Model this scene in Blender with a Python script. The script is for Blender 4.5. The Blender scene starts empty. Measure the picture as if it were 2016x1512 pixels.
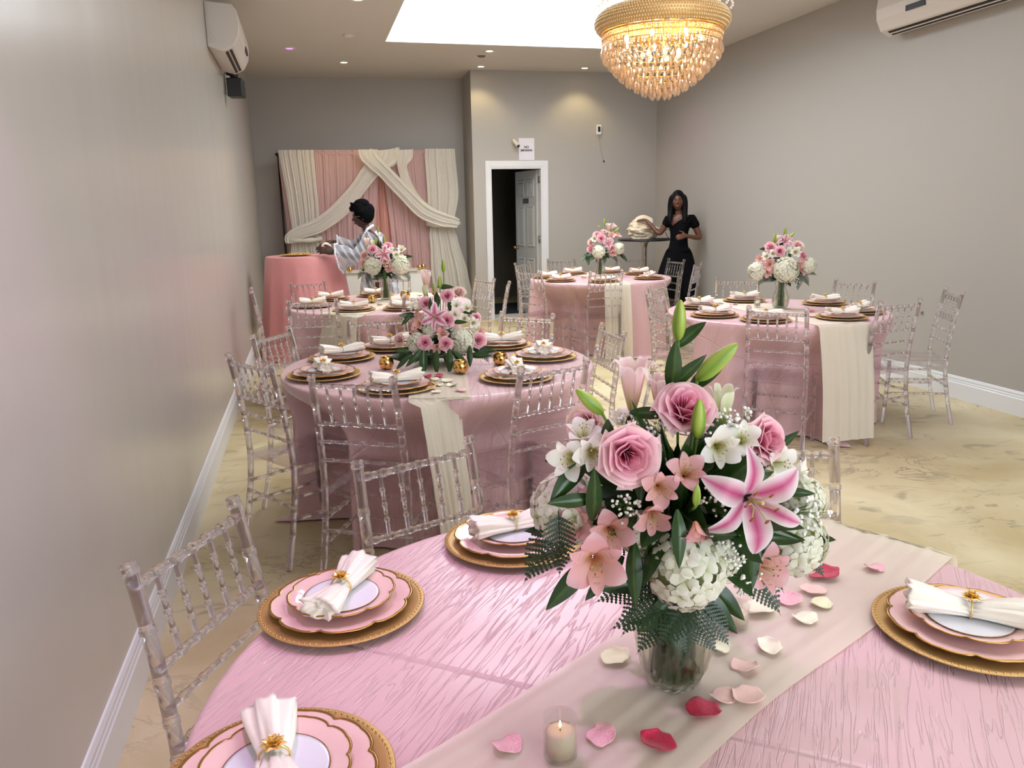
import bpy, bmesh, math, random
from mathutils import Vector, Matrix, noise

random.seed(7)
sc = bpy.context.scene
COL = sc.collection
PI = math.pi

# ------------------------------------------------------------------ camera
cam_data = bpy.data.cameras.new('camera')
cam_data.sensor_width = 36.0
cam_data.lens = 27.796
cam_data.clip_start = 0.05
cam_obj = bpy.data.objects.new('camera', cam_data)
COL.objects.link(cam_obj)
RX = Vector((0.96885839, -0.24693336, -0.01836671))
UX = Vector((0.07055925, 0.20422132, 0.97637853))
FX = Vector((0.23734956, 0.94726848, -0.21528498))
M = Matrix.Identity(4)
for i in range(3):
    M[i][0] = RX[i]; M[i][1] = UX[i]; M[i][2] = -FX[i]
M[0][3], M[1][3], M[2][3] = 0.0, 0.0, 1.5072
cam_obj.matrix_world = M
sc.camera = cam_obj

# ------------------------------------------------------------------ world, light, exposure
sc.view_settings.view_transform = 'Standard'
sc.view_settings.look = 'None'
sc.view_settings.gamma = 1.0
sc.view_settings.use_curve_mapping = False
sc.view_settings.exposure = EXPOSURE = -0.02
world = bpy.data.worlds.new('world'); sc.world = world
world.use_nodes = True
world.node_tree.nodes['Background'].inputs[0].default_value = (0.80, 0.90, 1.0, 1)
world.node_tree.nodes['Background'].inputs[1].default_value = 1.0
SKYLIGHT_STRENGTH = 7.6
ADDED_FILL_STRENGTH = 4.3
WINDOW_STRENGTH = 6.5
cy = sc.cycles
cy.use_denoising = True
cy.use_adaptive_sampling = True
cy.adaptive_threshold = 0.03
cy.max_bounces = 9
cy.diffuse_bounces = 3
cy.glossy_bounces = 4
cy.transmission_bounces = 8
cy.transparent_max_bounces = 24
cy.caustics_reflective = False
cy.caustics_refractive = False
cy.sample_clamp_indirect = 6.0


def spot(x, y, z, power, color, size=1.9, blend=0.9, radius=0.05):
    d = bpy.data.lights.new('downlight_lamp', 'SPOT')
    d.energy = power; d.color = color; d.spot_size = size; d.spot_blend = blend
    d.shadow_soft_size = radius
    o = bpy.data.objects.new('downlight_lamp', d)
    o.location = (x, y, z)
    COL.objects.link(o)
    return o


# ------------------------------------------------------------------ helpers
def srgb(r, g, b):
    f = lambda c: (c / 255 / 12.92) if c / 255 <= 0.04045 else ((c / 255 + 0.055) / 1.055) ** 2.4
    return (f(r), f(g), f(b), 1.0)


def obj(name, mesh, parent=None, mats=None, loc=None):
    o = bpy.data.objects.new(name, mesh)
    COL.objects.link(o)
    if parent is not None:
        o.parent = parent
    if mats is not None and not mesh.materials:
        for m in (mats if isinstance(mats, (list, tuple)) else [mats]):
            mesh.materials.append(m)
    if loc is not None:
        o.location = loc
    return o


def tag(o, label=None, cat=None, group=None, kind=None):
    if label: o['label'] = label
    if cat: o['category'] = cat
    if group: o['group'] = group
    if kind: o['kind'] = kind
    return o


def thing(name, label, cat, loc=(0, 0, 0), rz=0.0, group=None):
    o = bpy.data.objects.new(name, None)
    o.empty_display_size = 0.05
    COL.objects.link(o)
    o.location = loc
    o.rotation_euler = (0, 0, rz)
    return tag(o, label, cat, group)


def copy_tree(o, parent=None):
    c = o.copy()
    COL.objects.link(c)
    c.parent = parent
    for ch in o.children:
        copy_tree(ch, c)
    return c


class MB:
    """Collects vertices and faces, then builds one mesh."""
    def __init__(s):
        s.v = []; s.f = []; s.m = []; s.uv = None

    def add(s, vs, fs, mi=0):
        b = len(s.v)
        s.v.extend([tuple(p) for p in vs])
        s.f.extend([tuple(i + b for i in f) for f in fs])
        s.m.extend([mi] * len(fs))
        return s

    def box(s, a, b, mi=0):
        x0, y0, z0 = a; x1, y1, z1 = b
        vs = [(x0, y0, z0), (x1, y0, z0), (x1, y1, z0), (x0, y1, z0), (x0, y0, z1), (x1, y0, z1), (x1, y1, z1), (x0, y1, z1)]
        return s.add(vs, [(0, 3, 2, 1), (4, 5, 6, 7), (0, 1, 5, 4), (1, 2, 6, 5), (2, 3, 7, 6), (3, 0, 4, 7)], mi)

    def prism(s, poly, z0, z1, mi=0):
        n = len(poly)
        vs = [(x, y, z0) for x, y in poly] + [(x, y, z1) for x, y in poly]
        fs = [tuple(range(n - 1, -1, -1)), tuple(range(n, 2 * n))] + [(i, (i + 1) % n, n + (i + 1) % n, n + i) for i in range(n)]
        return s.add(vs, fs, mi)

    def lathe(s, prof, n=32, c=(0, 0, 0), mi=0, fn=None, close=True):
        vs = []; fs = []
        for r, z in prof:
            for i in range(n):
                a = 2 * PI * i / n
                rr = r if fn is None else fn(r, z, a)
                vs.append((c[0] + rr * math.cos(a), c[1] + rr * math.sin(a), c[2] + z))
        for j in range(len(prof) - 1):
            for i in range(n):
                k = (i + 1) % n
                fs.append((j * n + i, j * n + k, (j + 1) * n + k, (j + 1) * n + i))
        if close:
            if prof[0][0] > 1e-5: fs.append(tuple(range(n - 1, -1, -1)))
            if prof[-1][0] > 1e-5: fs.append(tuple((len(prof) - 1) * n + i for i in range(n)))
        return s.add(vs, fs, mi)

    def tube(s, pts, rad, n=8, mi=0, cap=True):
        pts = [Vector(p) for p in pts]
        if not isinstance(rad, (list, tuple)): rad = [rad] * len(pts)
        vs = []; fs = []
        up = None
        for i, p in enumerate(pts):
            d = (pts[min(i + 1, len(pts) - 1)] - pts[max(i - 1, 0)])
            if d.length < 1e-9: d = Vector((0, 0, 1))
            d.normalize()
            if up is None:
                up = Vector((0, 0, 1)) if abs(d.z) < 0.9 else Vector((0, 1, 0))
            x = up.cross(d)
            if x.length < 1e-6: x = Vector((1, 0, 0)).cross(d)
            x.normalize(); y = d.cross(x); up = y.copy() if False else up
            for k in range(n):
                a = 2 * PI * k / n
                vs.append(p + (x * math.cos(a) + y * math.sin(a)) * rad[i])
        for j in range(len(pts) - 1):
            for i in range(n):
                k = (i + 1) % n
                fs.append((j * n + i, j * n + k, (j + 1) * n + k, (j + 1) * n + i))
        if cap:
            fs.append(tuple(range(n - 1, -1, -1)))
            fs.append(tuple((len(pts) - 1) * n + i for i in range(n)))
        return s.add(vs, fs, mi)

    def bamboo(s, pts, r, nodes, n=8, ring=1.32, w=0.012, mi=0):
        """A tube along pts with raised double rings at the given fractions of its length."""
        pts = [Vector(p) for p in pts]
        L = [0.0]
        for a, b in zip(pts, pts[1:]): L.append(L[-1] + (b - a).length)
        T = L[-1]

        def at(d):
            d = max(0, min(T, d))
            for i in range(len(L) - 1):
                if d <= L[i + 1] + 1e-9:
                    k = (d - L[i]) / max(1e-9, L[i + 1] - L[i]); return pts[i].lerp(pts[i + 1], k)
            return pts[-1]
        ds = [(l, r) for l in L]
        for q in nodes:
            c = q * T
            ds = [e for e in ds if abs(e[0] - c) > w * 1.1 or e[0] in (0.0, T)]
            ds += [(c - w, r), (c - w * .8, r * ring), (c - w * .25, r * ring), (c, r * 1.08), (c + w * .25, r * ring), (c + w * .8, r * ring), (c + w, r)]
        ds = sorted([e for e in ds if -1e-6 <= e[0] <= T + 1e-6])
        return s.tube([at(d) for d, _ in ds], [q for _, q in ds], n, mi)

    def sphere(s, c, r, nu=12, nv=8, mi=0, sc3=(1, 1, 1)):
        vs = [(c[0], c[1], c[2] + r * sc3[2])]
        for j in range(1, nv):
            p = PI * j / nv
            for i in range(nu):
                a = 2 * PI * i / nu
                vs.append((c[0] + r * sc3[0] * math.sin(p) * math.cos(a), c[1] + r * sc3[1] * math.sin(p) * math.sin(a), c[2] + r * sc3[2] * math.cos(p)))
        vs.append((c[0], c[1], c[2] - r * sc3[2]))
        fs = [(0, 1 + i, 1 + (i + 1) % nu) for i in range(nu)]
        for j in range(nv - 2):
            for i in range(nu):
                a = 1 + j * nu + i; b = 1 + j * nu + (i + 1) % nu
                fs.append((a, a + nu, b + nu, b))
        e = len(vs) - 1
        fs += [(e, 1 + (nv - 2) * nu + (i + 1) % nu, 1 + (nv - 2) * nu + i) for i in range(nu)]
        return s.add(vs, fs, mi)

    def grid(s, fn, nu, nv, mi=0, closed=False, uvfn=None):
        """fn(u, v) -> point with u, v in 0..1."""
        vs = [fn(i / nu, j / nv) for j in range(nv + 1) for i in range(nu + (0 if closed else 1))]
        w = nu if closed else nu + 1
        fs = []
        for j in range(nv):
            for i in range(nu):
                k = (i + 1) % w if closed else i + 1
                fs.append((j * w + i, j * w + k, (j + 1) * w + k, (j + 1) * w + i))
        return s.add(vs, fs, mi)

    def mesh(s, name, mats=None, smooth=True, sharp=None):
        me = bpy.data.meshes.new(name)
        me.from_pydata([tuple(p) for p in s.v], [], s.f)
        if mats is not None:
            for m in (mats if isinstance(mats, (list, tuple)) else [mats]):
                me.materials.append(m)
        me.polygons.foreach_set('material_index', s.m)
        me.update()
        if smooth:
            me.polygons.foreach_set('use_smooth', [True] * len(me.polygons))
            if sharp: me.set_sharp_from_angle(angle=math.radians(sharp))
        return me

    def build(s, name, mats=None, parent=None, smooth=True, sharp=None, loc=None):
        return obj(name, s.mesh(name, mats, smooth, sharp), parent, None, loc)


def bevel(o, w=0.004, seg=2):
    m = o.modifiers.new('bevel', 'BEVEL'); m.width = w; m.segments = seg; m.limit_method = 'ANGLE'
    return o


def solid(o, t=0.003, off=0):
    m = o.modifiers.new('solid', 'SOLIDIFY'); m.thickness = t; m.offset = off
    return o


# ------------------------------------------------------------------ materials
def mat(name, color=(0.8, 0.8, 0.8, 1), rough=0.5, metal=0.0, spec=0.5, **kw):
    m = bpy.data.materials.new(name); m.use_nodes = True
    b = m.node_tree.nodes['Principled BSDF']
    b.inputs['Base Color'].default_value = color
    b.inputs['Roughness'].default_value = rough
    b.inputs['Metallic'].default_value = metal
    b.inputs['Specular IOR Level'].default_value = spec
    for k, v in kw.items():
        b.inputs[k.replace('_', ' ')].default_value = v
    return m


def N(m, typ, **kw):
    n = m.node_tree.nodes.new(typ)
    for k, v in kw.items(): setattr(n, k, v)
    return n


def L(m, a, b):
    m.node_tree.links.new(a, b)


def bsdf(m):
    return m.node_tree.nodes['Principled BSDF']


def add_bump(m, scale=(1, 1, 1), noise_scale=20.0, strength=0.3, dist=0.005, detail=3.0, coord='Object', distortion=0.0):
    tc = N(m, 'ShaderNodeTexCoord'); mp = N(m, 'ShaderNodeMapping')
    mp.inputs['Scale'].default_value = scale
    nz = N(m, 'ShaderNodeTexNoise'); nz.inputs['Scale'].default_value = noise_scale; nz.inputs['Detail'].default_value = detail
    nz.inputs['Distortion'].default_value = distortion
    bp = N(m, 'ShaderNodeBump'); bp.inputs['Strength'].default_value = strength; bp.inputs['Distance'].default_value = dist
    L(m, tc.outputs[coord], mp.inputs[0]); L(m, mp.outputs[0], nz.inputs[0]); L(m, nz.outputs[0], bp.inputs['Height'])
    L(m, bp.outputs[0], bsdf(m).inputs['Normal'])
    return nz


def color_noise(m, c1, c2, noise_scale=5.0, detail=4.0, lo=0.35, hi=0.65, scale=(1, 1, 1), coord='Object'):
    tc = N(m, 'ShaderNodeTexCoord'); mp = N(m, 'ShaderNodeMapping'); mp.inputs['Scale'].default_value = scale
    nz = N(m, 'ShaderNodeTexNoise'); nz.inputs['Scale'].default_value = noise_scale; nz.inputs['Detail'].default_value = detail
    cr = N(m, 'ShaderNodeValToRGB')
    cr.color_ramp.elements[0].position = lo; cr.color_ramp.elements[0].color = c1
    cr.color_ramp.elements[1].position = hi; cr.color_ramp.elements[1].color = c2
    L(m, tc.outputs[coord], mp.inputs[0]); L(m, mp.outputs[0], nz.inputs[0]); L(m, nz.outputs[0], cr.inputs[0]); L(m, cr.outputs[0], bsdf(m).inputs['Base Color'])
    return cr


def clear_mat(name, tint, share=0.5, rough=0.02, ior=1.45):
    """Clear resin or glass: part straight transparent, part refracting."""
    m = bpy.data.materials.new(name); m.use_nodes = True
    nt = m.node_tree; nt.nodes.clear()
    out = nt.nodes.new('ShaderNodeOutputMaterial')
    tr = nt.nodes.new('ShaderNodeBsdfTransparent'); tr.inputs[0].default_value = tint
    gl = nt.nodes.new('ShaderNodeBsdfGlass'); gl.inputs['Color'].default_value = tint; gl.inputs['Roughness'].default_value = rough; gl.inputs['IOR'].default_value = ior
    mx = nt.nodes.new('ShaderNodeMixShader'); mx.inputs[0].default_value = share
    nt.links.new(tr.outputs[0], mx.inputs[1]); nt.links.new(gl.outputs[0], mx.inputs[2]); nt.links.new(mx.outputs[0], out.inputs[0])
    return m


def sheer_mat(name, color, alpha, rough=0.8, bump=None):
    m = mat(name, color, rough, spec=0.2)
    nt = m.node_tree; b = bsdf(m)
    out = nt.nodes['Material Output']
    tl = N(m, 'ShaderNodeBsdfTranslucent'); tl.inputs[0].default_value = color
    m1 = N(m, 'ShaderNodeMixShader'); m1.inputs[0].default_value = 0.3
    tr = N(m, 'ShaderNodeBsdfTransparent')
    m2 = N(m, 'ShaderNodeMixShader'); m2.inputs[0].default_value = alpha
    L(m, b.outputs[0], m1.inputs[1]); L(m, tl.outputs[0], m1.inputs[2])
    L(m, tr.outputs[0], m2.inputs[1]); L(m, m1.outputs[0], m2.inputs[2]); L(m, m2.outputs[0], out.inputs[0])
    return m


def emit_mat(name, color, strength):
    m = bpy.data.materials.new(name); m.use_nodes = True
    nt = m.node_tree; nt.nodes.clear()
    out = nt.nodes.new('ShaderNodeOutputMaterial'); e = nt.nodes.new('ShaderNodeEmission')
    e.inputs[0].default_value = color; e.inputs[1].default_value = strength
    nt.links.new(e.outputs[0], out.inputs[0])
    return m


WALL = mat('wall_paint', srgb(174, 168, 160), 0.45, spec=0.4)
add_bump(WALL, noise_scale=90, strength=0.08, dist=0.002)
WALLG = mat('glossy_wall_paint', srgb(194, 187, 179), 0.24, spec=0.55)
add_bump(WALLG, scale=(1, 1, 0.25), noise_scale=2.5, strength=0.25, dist=0.02, detail=2)
CEIL = mat('ceiling_paint', srgb(214, 208, 202), 0.6, spec=0.3)
TRIM = mat('white_trim_paint', srgb(222, 221, 222), 0.35)
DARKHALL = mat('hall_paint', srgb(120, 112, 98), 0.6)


def floor_material():
    m = mat('marbled_concrete', srgb(190, 170, 125), 0.38, spec=0.45)
    tc = N(m, 'ShaderNodeTexCoord')
    n1 = N(m, 'ShaderNodeTexNoise'); n1.inputs['Scale'].default_value = 1.3; n1.inputs['Detail'].default_value = 5; n1.inputs['Distortion'].default_value = 0.6
    c1 = N(m, 'ShaderNodeValToRGB')
    c1.color_ramp.elements[0].position = 0.32; c1.color_ramp.elements[0].color = srgb(186, 166, 120)
    c1.color_ramp.elements[1].position = 0.68; c1.color_ramp.elements[1].color = srgb(220, 206, 168)
    L(m, tc.outputs['Object'], n1.inputs[0]); L(m, n1.outputs[0], c1.inputs[0])
    mp = N(m, 'ShaderNodeMapping'); mp.inputs['Scale'].default_value = (1.0, 1.7, 1); mp.inputs['Rotation'].default_value = (0, 0, 0.5)
    n2 = N(m, 'ShaderNodeTexNoise'); n2.inputs['Scale'].default_value = 1.5; n2.inputs['Detail'].default_value = 7; n2.inputs['Distortion'].default_value = 1.6; n2.inputs['Roughness'].default_value = 0.6
    L(m, tc.outputs['Object'], mp.inputs[0]); L(m, mp.outputs[0], n2.inputs[0])
    # veins where the noise crosses one half
    s = N(m, 'ShaderNodeMath', operation='SUBTRACT'); s.inputs[1].default_value = 0.5
    a = N(m, 'ShaderNodeMath', operation='ABSOLUTE')
    r = N(m, 'ShaderNodeMapRange'); r.inputs[1].default_value = 0.0; r.inputs[2].default_value = 0.02; r.inputs[3].default_value = 1; r.inputs[4].default_value = 0
    L(m, n2.outputs[0], s.inputs[0]); L(m, s.outputs[0], a.inputs[0]); L(m, a.outputs[0], r.inputs[0])
    n3 = N(m, 'ShaderNodeTexNoise'); n3.inputs['Scale'].default_value = 1.1; n3.inputs['Detail'].default_value = 3
    r3 = N(m, 'ShaderNodeMapRange'); r3.inputs[1].default_value = 0.48; r3.inputs[2].default_value = 0.62
    L(m, tc.outputs['Object'], n3.inputs[0]); L(m, n3.outputs[0], r3.inputs[0])
    mu = N(m, 'ShaderNodeMath', operation='MULTIPLY'); L(m, r.outputs[0], mu.inputs[0]); L(m, r3.outputs[0], mu.inputs[1])
    n4 = N(m, 'ShaderNodeTexNoise'); n4.inputs['Scale'].default_value = 3.6; n4.inputs['Detail'].default_value = 6; n4.inputs['Distortion'].default_value = 1.2
    r4 = N(m, 'ShaderNodeMapRange'); r4.inputs[1].default_value = 0.59; r4.inputs[2].default_value = 0.70; r4.inputs[4].default_value = 0.7
    L(m, mp.outputs[0], n4.inputs[0]); L(m, n4.outputs[0], r4.inputs[0])
    mxx = N(m, 'ShaderNodeMath', operation='MAXIMUM'); L(m, mu.outputs[0], mxx.inputs[0]); L(m, r4.outputs[0], mxx.inputs[1])
    sc2 = N(m, 'ShaderNodeMath', operation='MULTIPLY'); sc2.inputs[1].default_value = 0.62; L(m, mxx.outputs[0], sc2.inputs[0])
    mix = N(m, 'ShaderNodeMix', data_type='RGBA'); mix.inputs['B'].default_value = srgb(98, 88, 76)
    L(m, sc2.outputs[0], mix.inputs['Factor']); L(m, c1.outputs[0], mix.inputs['A']); L(m, mix.outputs['Result'], bsdf(m).inputs['Base Color'])
    bp = N(m, 'ShaderNodeBump'); bp.inputs['Strength'].default_value = 0.1; bp.inputs['Distance'].default_value = 0.004
    L(m, n1.outputs[0], bp.inputs['Height']); L(m, bp.outputs[0], bsdf(m).inputs['Normal'])
    return m


FLOOR = floor_material()


def satin_material(name, color, strength=0.6, rough=0.29, creases=True):
    """Crushed satin: long thin crinkles running along U of the cloth, and a few pressed folds."""
    m = mat(name, color, rough, spec=0.5)
    bsdf(m).inputs['Sheen Weight'].default_value = 0.15
    uv = N(m, 'ShaderNodeUVMap'); uv.uv_map = 'UVMap'
    mp = N(m, 'ShaderNodeMapping'); mp.inputs['Scale'].default_value = (4.5, 62.0, 1)
    nz = N(m, 'ShaderNodeTexNoise'); nz.inputs['Scale'].default_value = 1.0; nz.inputs['Detail'].default_value = 3.0; nz.inputs['Distortion'].default_value = 0.9
    L(m, uv.outputs[0], mp.inputs[0]); L(m, mp.outputs[0], nz.inputs[0])
    s = N(m, 'ShaderNodeMath', operation='SUBTRACT'); s.inputs[1].default_value = 0.5
    a = N(m, 'ShaderNodeMath', operation='ABSOLUTE')
    r = N(m, 'ShaderNodeMapRange'); r.inputs[1].default_value = 0.0; r.inputs[2].default_value = 0.035; r.inputs[3].default_value = 1; r.inputs[4].default_value = 0
    L(m, nz.outputs[0], s.inputs[0]); L(m, s.outputs[0], a.inputs[0]); L(m, a.outputs[0], r.inputs[0])
    mp2 = N(m, 'ShaderNodeMapping'); mp2.inputs['Scale'].default_value = (2.0, 7.0, 1)
    n2 = N(m, 'ShaderNodeTexNoise'); n2.inputs['Scale'].default_value = 1.0; n2.inputs['Detail'].default_value = 4.0
    L(m, uv.outputs[0], mp2.inputs[0]); L(m, mp2.outputs[0], n2.inputs[0])
    ad = N(m, 'ShaderNodeMath', operation='MULTIPLY_ADD'); ad.inputs[1].default_value = 0.45
    L(m, n2.outputs[0], ad.inputs[0]); L(m, r.outputs[0], ad.inputs[2])
    last = ad
    if creases:
        sep = N(m, 'ShaderNodeSeparateXYZ'); L(m, uv.outputs[0], sep.inputs[0])
        for axis, per, off in (('X', 0.37, 0.11), ('Y', 0.92, 0.3)):
            o = N(m, 'ShaderNodeMath', operation='ADD'); o.inputs[1].default_value = off
            pp = N(m, 'ShaderNodeMath', operation='PINGPONG'); pp.inputs[1].default_value = per
            rr = N(m, 'ShaderNodeMapRange'); rr.inputs[2].default_value = 0.008; rr.inputs[3].default_value = 2.2; rr.inputs[4].default_value = 0
            L(m, sep.outputs[axis], o.inputs[0]); L(m, o.outputs[0], pp.inputs[0]); L(m, pp.outputs[0], rr.inputs[0])
            a2 = N(m, 'ShaderNodeMath', operation='ADD'); L(m, last.outputs[0], a2.inputs[0]); L(m, rr.outputs[0], a2.inputs[1])
            last = a2
    bp = N(m, 'ShaderNodeBump'); bp.inputs['Strength'].default_value = strength; bp.inputs['Distance'].default_value = 0.0022
    L(m, last.outputs[0], bp.inputs['Height']); L(m, bp.outputs[0], bsdf(m).inputs['Normal'])
    return m


SATIN = satin_material('pink_crushed_satin', srgb(226, 184, 187))
SATIN2 = satin_material('coral_pink_satin', srgb(226, 150, 152), 0.5, 0.4, False)
WHITESATIN = satin_material('silver_white_satin', srgb(214, 212, 206), 0.4, 0.4, False)
SHEER = sheer_mat('cream_chiffon', srgb(250, 242, 222), 0.74)
SHEERW = sheer_mat('cream_chiffon_dense', srgb(240, 232, 212), 0.88)
CREAMCURT = sheer_mat('cream_tulle', srgb(240, 235, 224), 0.9)
PINKCURT = sheer_mat('dusty_pink_tulle', srgb(226, 188, 184), 0.96)
SEQ = mat('rose_gold_sequins', srgb(206, 150, 138), 0.45, 0.3)
add_bump(SEQ, noise_scale=160, strength=0.8, dist=0.004)
RESIN = clear_mat('clear_resin', (0.985, 0.97, 0.99, 1), 0.66, 0.0, 1.47)
SEATR = clear_mat('clear_resin_seat', (0.975, 0.96, 0.98, 1), 0.25, 0.0, 1.45)
GLASS = clear_mat('clear_glass', (0.985, 0.99, 0.985, 1), 0.28, 0.0, 1.45)
GLASSG = clear_mat('vase_glass', (0.985, 0.99, 0.98, 1), 0.45, 0.0, 1.5)
GOLD = mat('gold_matte', srgb(196, 156, 94), 0.45, 0.45)
GOLDS = mat('gold_shiny', srgb(240, 204, 128), 0.32, 0.9)
GOLDRIM = mat('gold_rim', srgb(184, 138, 78), 0.25, 0.9)
MERC = mat('mercury_gold', srgb(226, 174, 96), 0.16, 1.0)
color_noise(MERC, srgb(120, 80, 40), srgb(240, 196, 120), 70, 5, 0.38, 0.5)
PINKPL = mat('pink_glaze', srgb(246, 206, 200), 0.12, spec=0.6, Coat_Weight=0.3)
WHITEPL = mat('white_glaze', srgb(236, 236, 242), 0.08, spec=0.6)
NAPKIN = mat('ivory_satin_napkin', srgb(248, 238, 222), 0.5, Sheen_Weight=0.3, Subsurface_Weight=0.1, Subsurface_Radius=(0.01, 0.008, 0.006))
add_bump(NAPKIN, scale=(1, 0.18, 1), noise_scale=70, strength=0.35, dist=0.004)
WAX = mat('cream_wax', srgb(246, 228, 190), 0.5, Subsurface_Weight=0.4, Subsurface_Radius=(0.03, 0.02, 0.01))
FLAME = emit_mat('candle_flame', (1.0, 0.62, 0.22, 1), 14)
BLACKM = mat('black_metal', (0.012, 0.012, 0.013, 1), 0.5, 0.0)
BLACKP = mat('black_plastic', (0.01, 0.01, 0.011, 1), 0.4)
WHITEP = mat('white_plastic', srgb(214, 205, 196), 0.35)
DARKSLOT = mat('dark_slot', srgb(38, 28, 22), 0.7)
CHROME = mat('brushed_steel', (0.5, 0.48, 0.46, 1), 0.3, 1.0)

# ------------------------------------------------------------------ the room
XL, XR, CH, YF = -0.638, 4.841, 3.308, -2.6
TF, TP = math.tan(-0.0839), math.tan(-0.0261)
yback = lambda x: 11.7605 + (x - XL) * TF            # alcove wall behind the curtain
ypart = lambda x: 10.7125 + (x - XR) * TP            # wall with the door
XC = 2.215                                            # outer corner between them
XI = 2.24


def struct(o):
    return tag(o, kind='structure')


b = MB()
b.prism([(XL - .15, YF - .15), (XR + .15, YF - .15), (XR + .15, 14.3), (XL - .15, 14.3)], -0.12, 0.0)
struct(b.build('floor', FLOOR, smooth=False))
b = MB(); b.prism([(XL - .15, YF - .15), (XL, YF - .15), (XL, 12.1), (XL - .15, 12.1)], 0, CH)
wl = struct(b.build('wall_left', WALLG, smooth=False))
b = MB(); b.prism([(XR, YF - .15), (XR + .15, YF - .15), (XR + .15, 12.1), (XR, 12.1)], 0, CH)
struct(b.build('wall_right', WALL, smooth=False))
b = MB(); b.prism([(XL, yback(XL)), (XI, yback(XI)), (XI, yback(XI) + .12), (XL, yback(XL) + .12)], 0, CH)
struct(b.build('wall_back', WALL, smooth=False))
b = MB()
b.prism([(XC, ypart(XC)), (XC + .1, ypart(XC) + .0), (XI + .1, yback(XI) + .12), (XI, yback(XI))], 0, CH)
struct(b.build('wall_return', WALL, smooth=False))
# partition wall with a doorway
DX0, DX1, DZ = 2.449, 3.169, 2.064
b = MB(); T = .12
for x0, x1, z0, z1 in ((XC + .001, DX0, 0, CH), (DX1, XR, 0, CH), (DX0, DX1, DZ, CH)):
    b.prism([(x0, ypart(x0)), (x1, ypart(x1)), (x1, ypart(x1) + T), (x0, ypart(x0) + T)], z0, z1)
struct(b.build('wall_partition', WALL, smooth=False))
# front wall behind the photographer, with a wide shop window
b = MB(); WX0, WX1, WZ0, WZ1 = 0.2, 4.5, 0.4, 2.9
for x0, x1, z0, z1 in ((XL, WX0, 0, CH), (WX1, XR, 0, CH), (WX0, WX1, 0, WZ0), (WX0, WX1, WZ1, CH)):
    b.box((x0, YF - .15, z0), (x1, YF, z1))
struct(b.build('wall_front', WALL, smooth=False))
w2 = struct(obj('window_2', MB().box((WX0, YF - .14, WZ0), (WX1, YF - .12, WZ1)).mesh('window_2', emit_mat('overcast_street_light', (0.82, 0.91, 1.0, 1), WINDOW_STRENGTH), False)))
fb = MB()
for x in (WX0, (WX0 + WX1) / 2 - .03, WX1 - .06): fb.box((x, YF - .11, WZ0), (x + .06, YF - .03, WZ1))
for z in (WZ0, WZ1 - .06): fb.box((WX0, YF - .11, z), (WX1, YF - .03, z + .06))
fb.build('window_frame', TRIM, w2, smooth=False)
# ceiling with the skylight opening and an added nearer one for fill light
SX0, SX1, SY0, SY1 = 0.965, 3.50, 5.0, 9.2
b = MB()
NY0, NY1 = .9, 3.3
for x0, x1, y0, y1 in ((XL - .15, SX0, YF - .15, 14.3), (SX1, XR + .15, YF - .15, 14.3), (SX0, SX1, YF - .15, NY0), (SX0, SX1, NY1, SY0), (SX0, SX1, SY1, 14.3)):
    b.box((x0, y0, CH), (x1, y1, CH + .12))
struct(b.build('ceiling', CEIL, smooth=False))
WSH = mat('skylight_shaft_paint', srgb(244, 246, 248), 0.6)
sky = struct(obj('window_1', MB().box((SX0, SY0, CH + .62), (SX1, SY1, CH + .64)).mesh('window_1', emit_mat('skylight_daylight', (0.90, 0.955, 1.0, 1), SKYLIGHT_STRENGTH), False)))
added_fill = struct(obj('added_fill_panel', MB().box((SX0, NY0, CH + .62), (SX1, NY1, CH + .64)).mesh('added_fill_panel', emit_mat('added_fill_light', (0.92, 0.93, 1.0, 1), ADDED_FILL_STRENGTH), False)))  # added glowing panel out of view, brightens the nearest table
for par, y0, y1 in ((sky, SY0, SY1), (added_fill, NY0, NY1)):
    b = MB()
    b.box((SX0 - .05, y0 - .05, CH + .121), (SX0, y1 + .05, CH + .66)); b.box((SX1, y0 - .05, CH + .121), (SX1 + .05, y1 + .05, CH + .66))
    b.box((SX0, y0 - .05, CH + .121), (SX1, y0, CH + .66)); b.box((SX0, y1, CH + .121), (SX1, y1 + .05, CH + .66))
    b.build('shaft_side', WSH, par, smooth=False)


def baseboard(name, pts, side):
    """pts: two floor points; the board projects to the given side."""
    (x0, y0), (x1, y1) = pts
    d = Vector((x1 - x0, y1 - y0, 0)); n = Vector((-d.y, d.x, 0)).normalized() * side
    prof = [(0, 0), (.017, 0), (.017, .122), (.013, .128), (.013, .140), (.010, .145), (.011, .158), (.005, .172), (0, .176)]
    m = MB(); k = len(prof)
    vs = []
    for P in ((x0, y0), (x1, y1)):
        for t, z in prof: vs.append((P[0] + n.x * t, P[1] + n.y * t, z))
    m.add(vs, [(i, (i + 1) % k, k + (i + 1) % k, k + i) for i in range(k)] + [tuple(range(k))[::-1], tuple(range(k, 2 * k))])
    return struct(m.build(name, TRIM, smooth=False))


baseboard('baseboard_left', [(XL, YF), (XL, 11.73)], -1)
baseboard('baseboard_right', [(XR, YF), (XR, 10.70)], 1)
baseboard('baseboard_back', [(XL + .02, yback(XL) - .001), (XI, yback(XI) - .001)], -1)
baseboard('baseboard_partition', [(3.26, ypart(3.26)), (XR - .02, ypart(XR) - .001)], -1)

# doorway: casing, jambs, leaf standing open into the hall
door = tag(bpy.data.objects.new('door_1', None), kind='structure'); COL.objects.link(door)
door.location = (0, 0, 0)


def wallbox(m, x0, x1, z0, z1, t0, t1, mi=0):
    m.prism([(x0, ypart(x0) + t0), (x1, ypart(x1) + t0), (x1, ypart(x1) + t1), (x0, ypart(x0) + t1)], z0, z1, mi)


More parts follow.
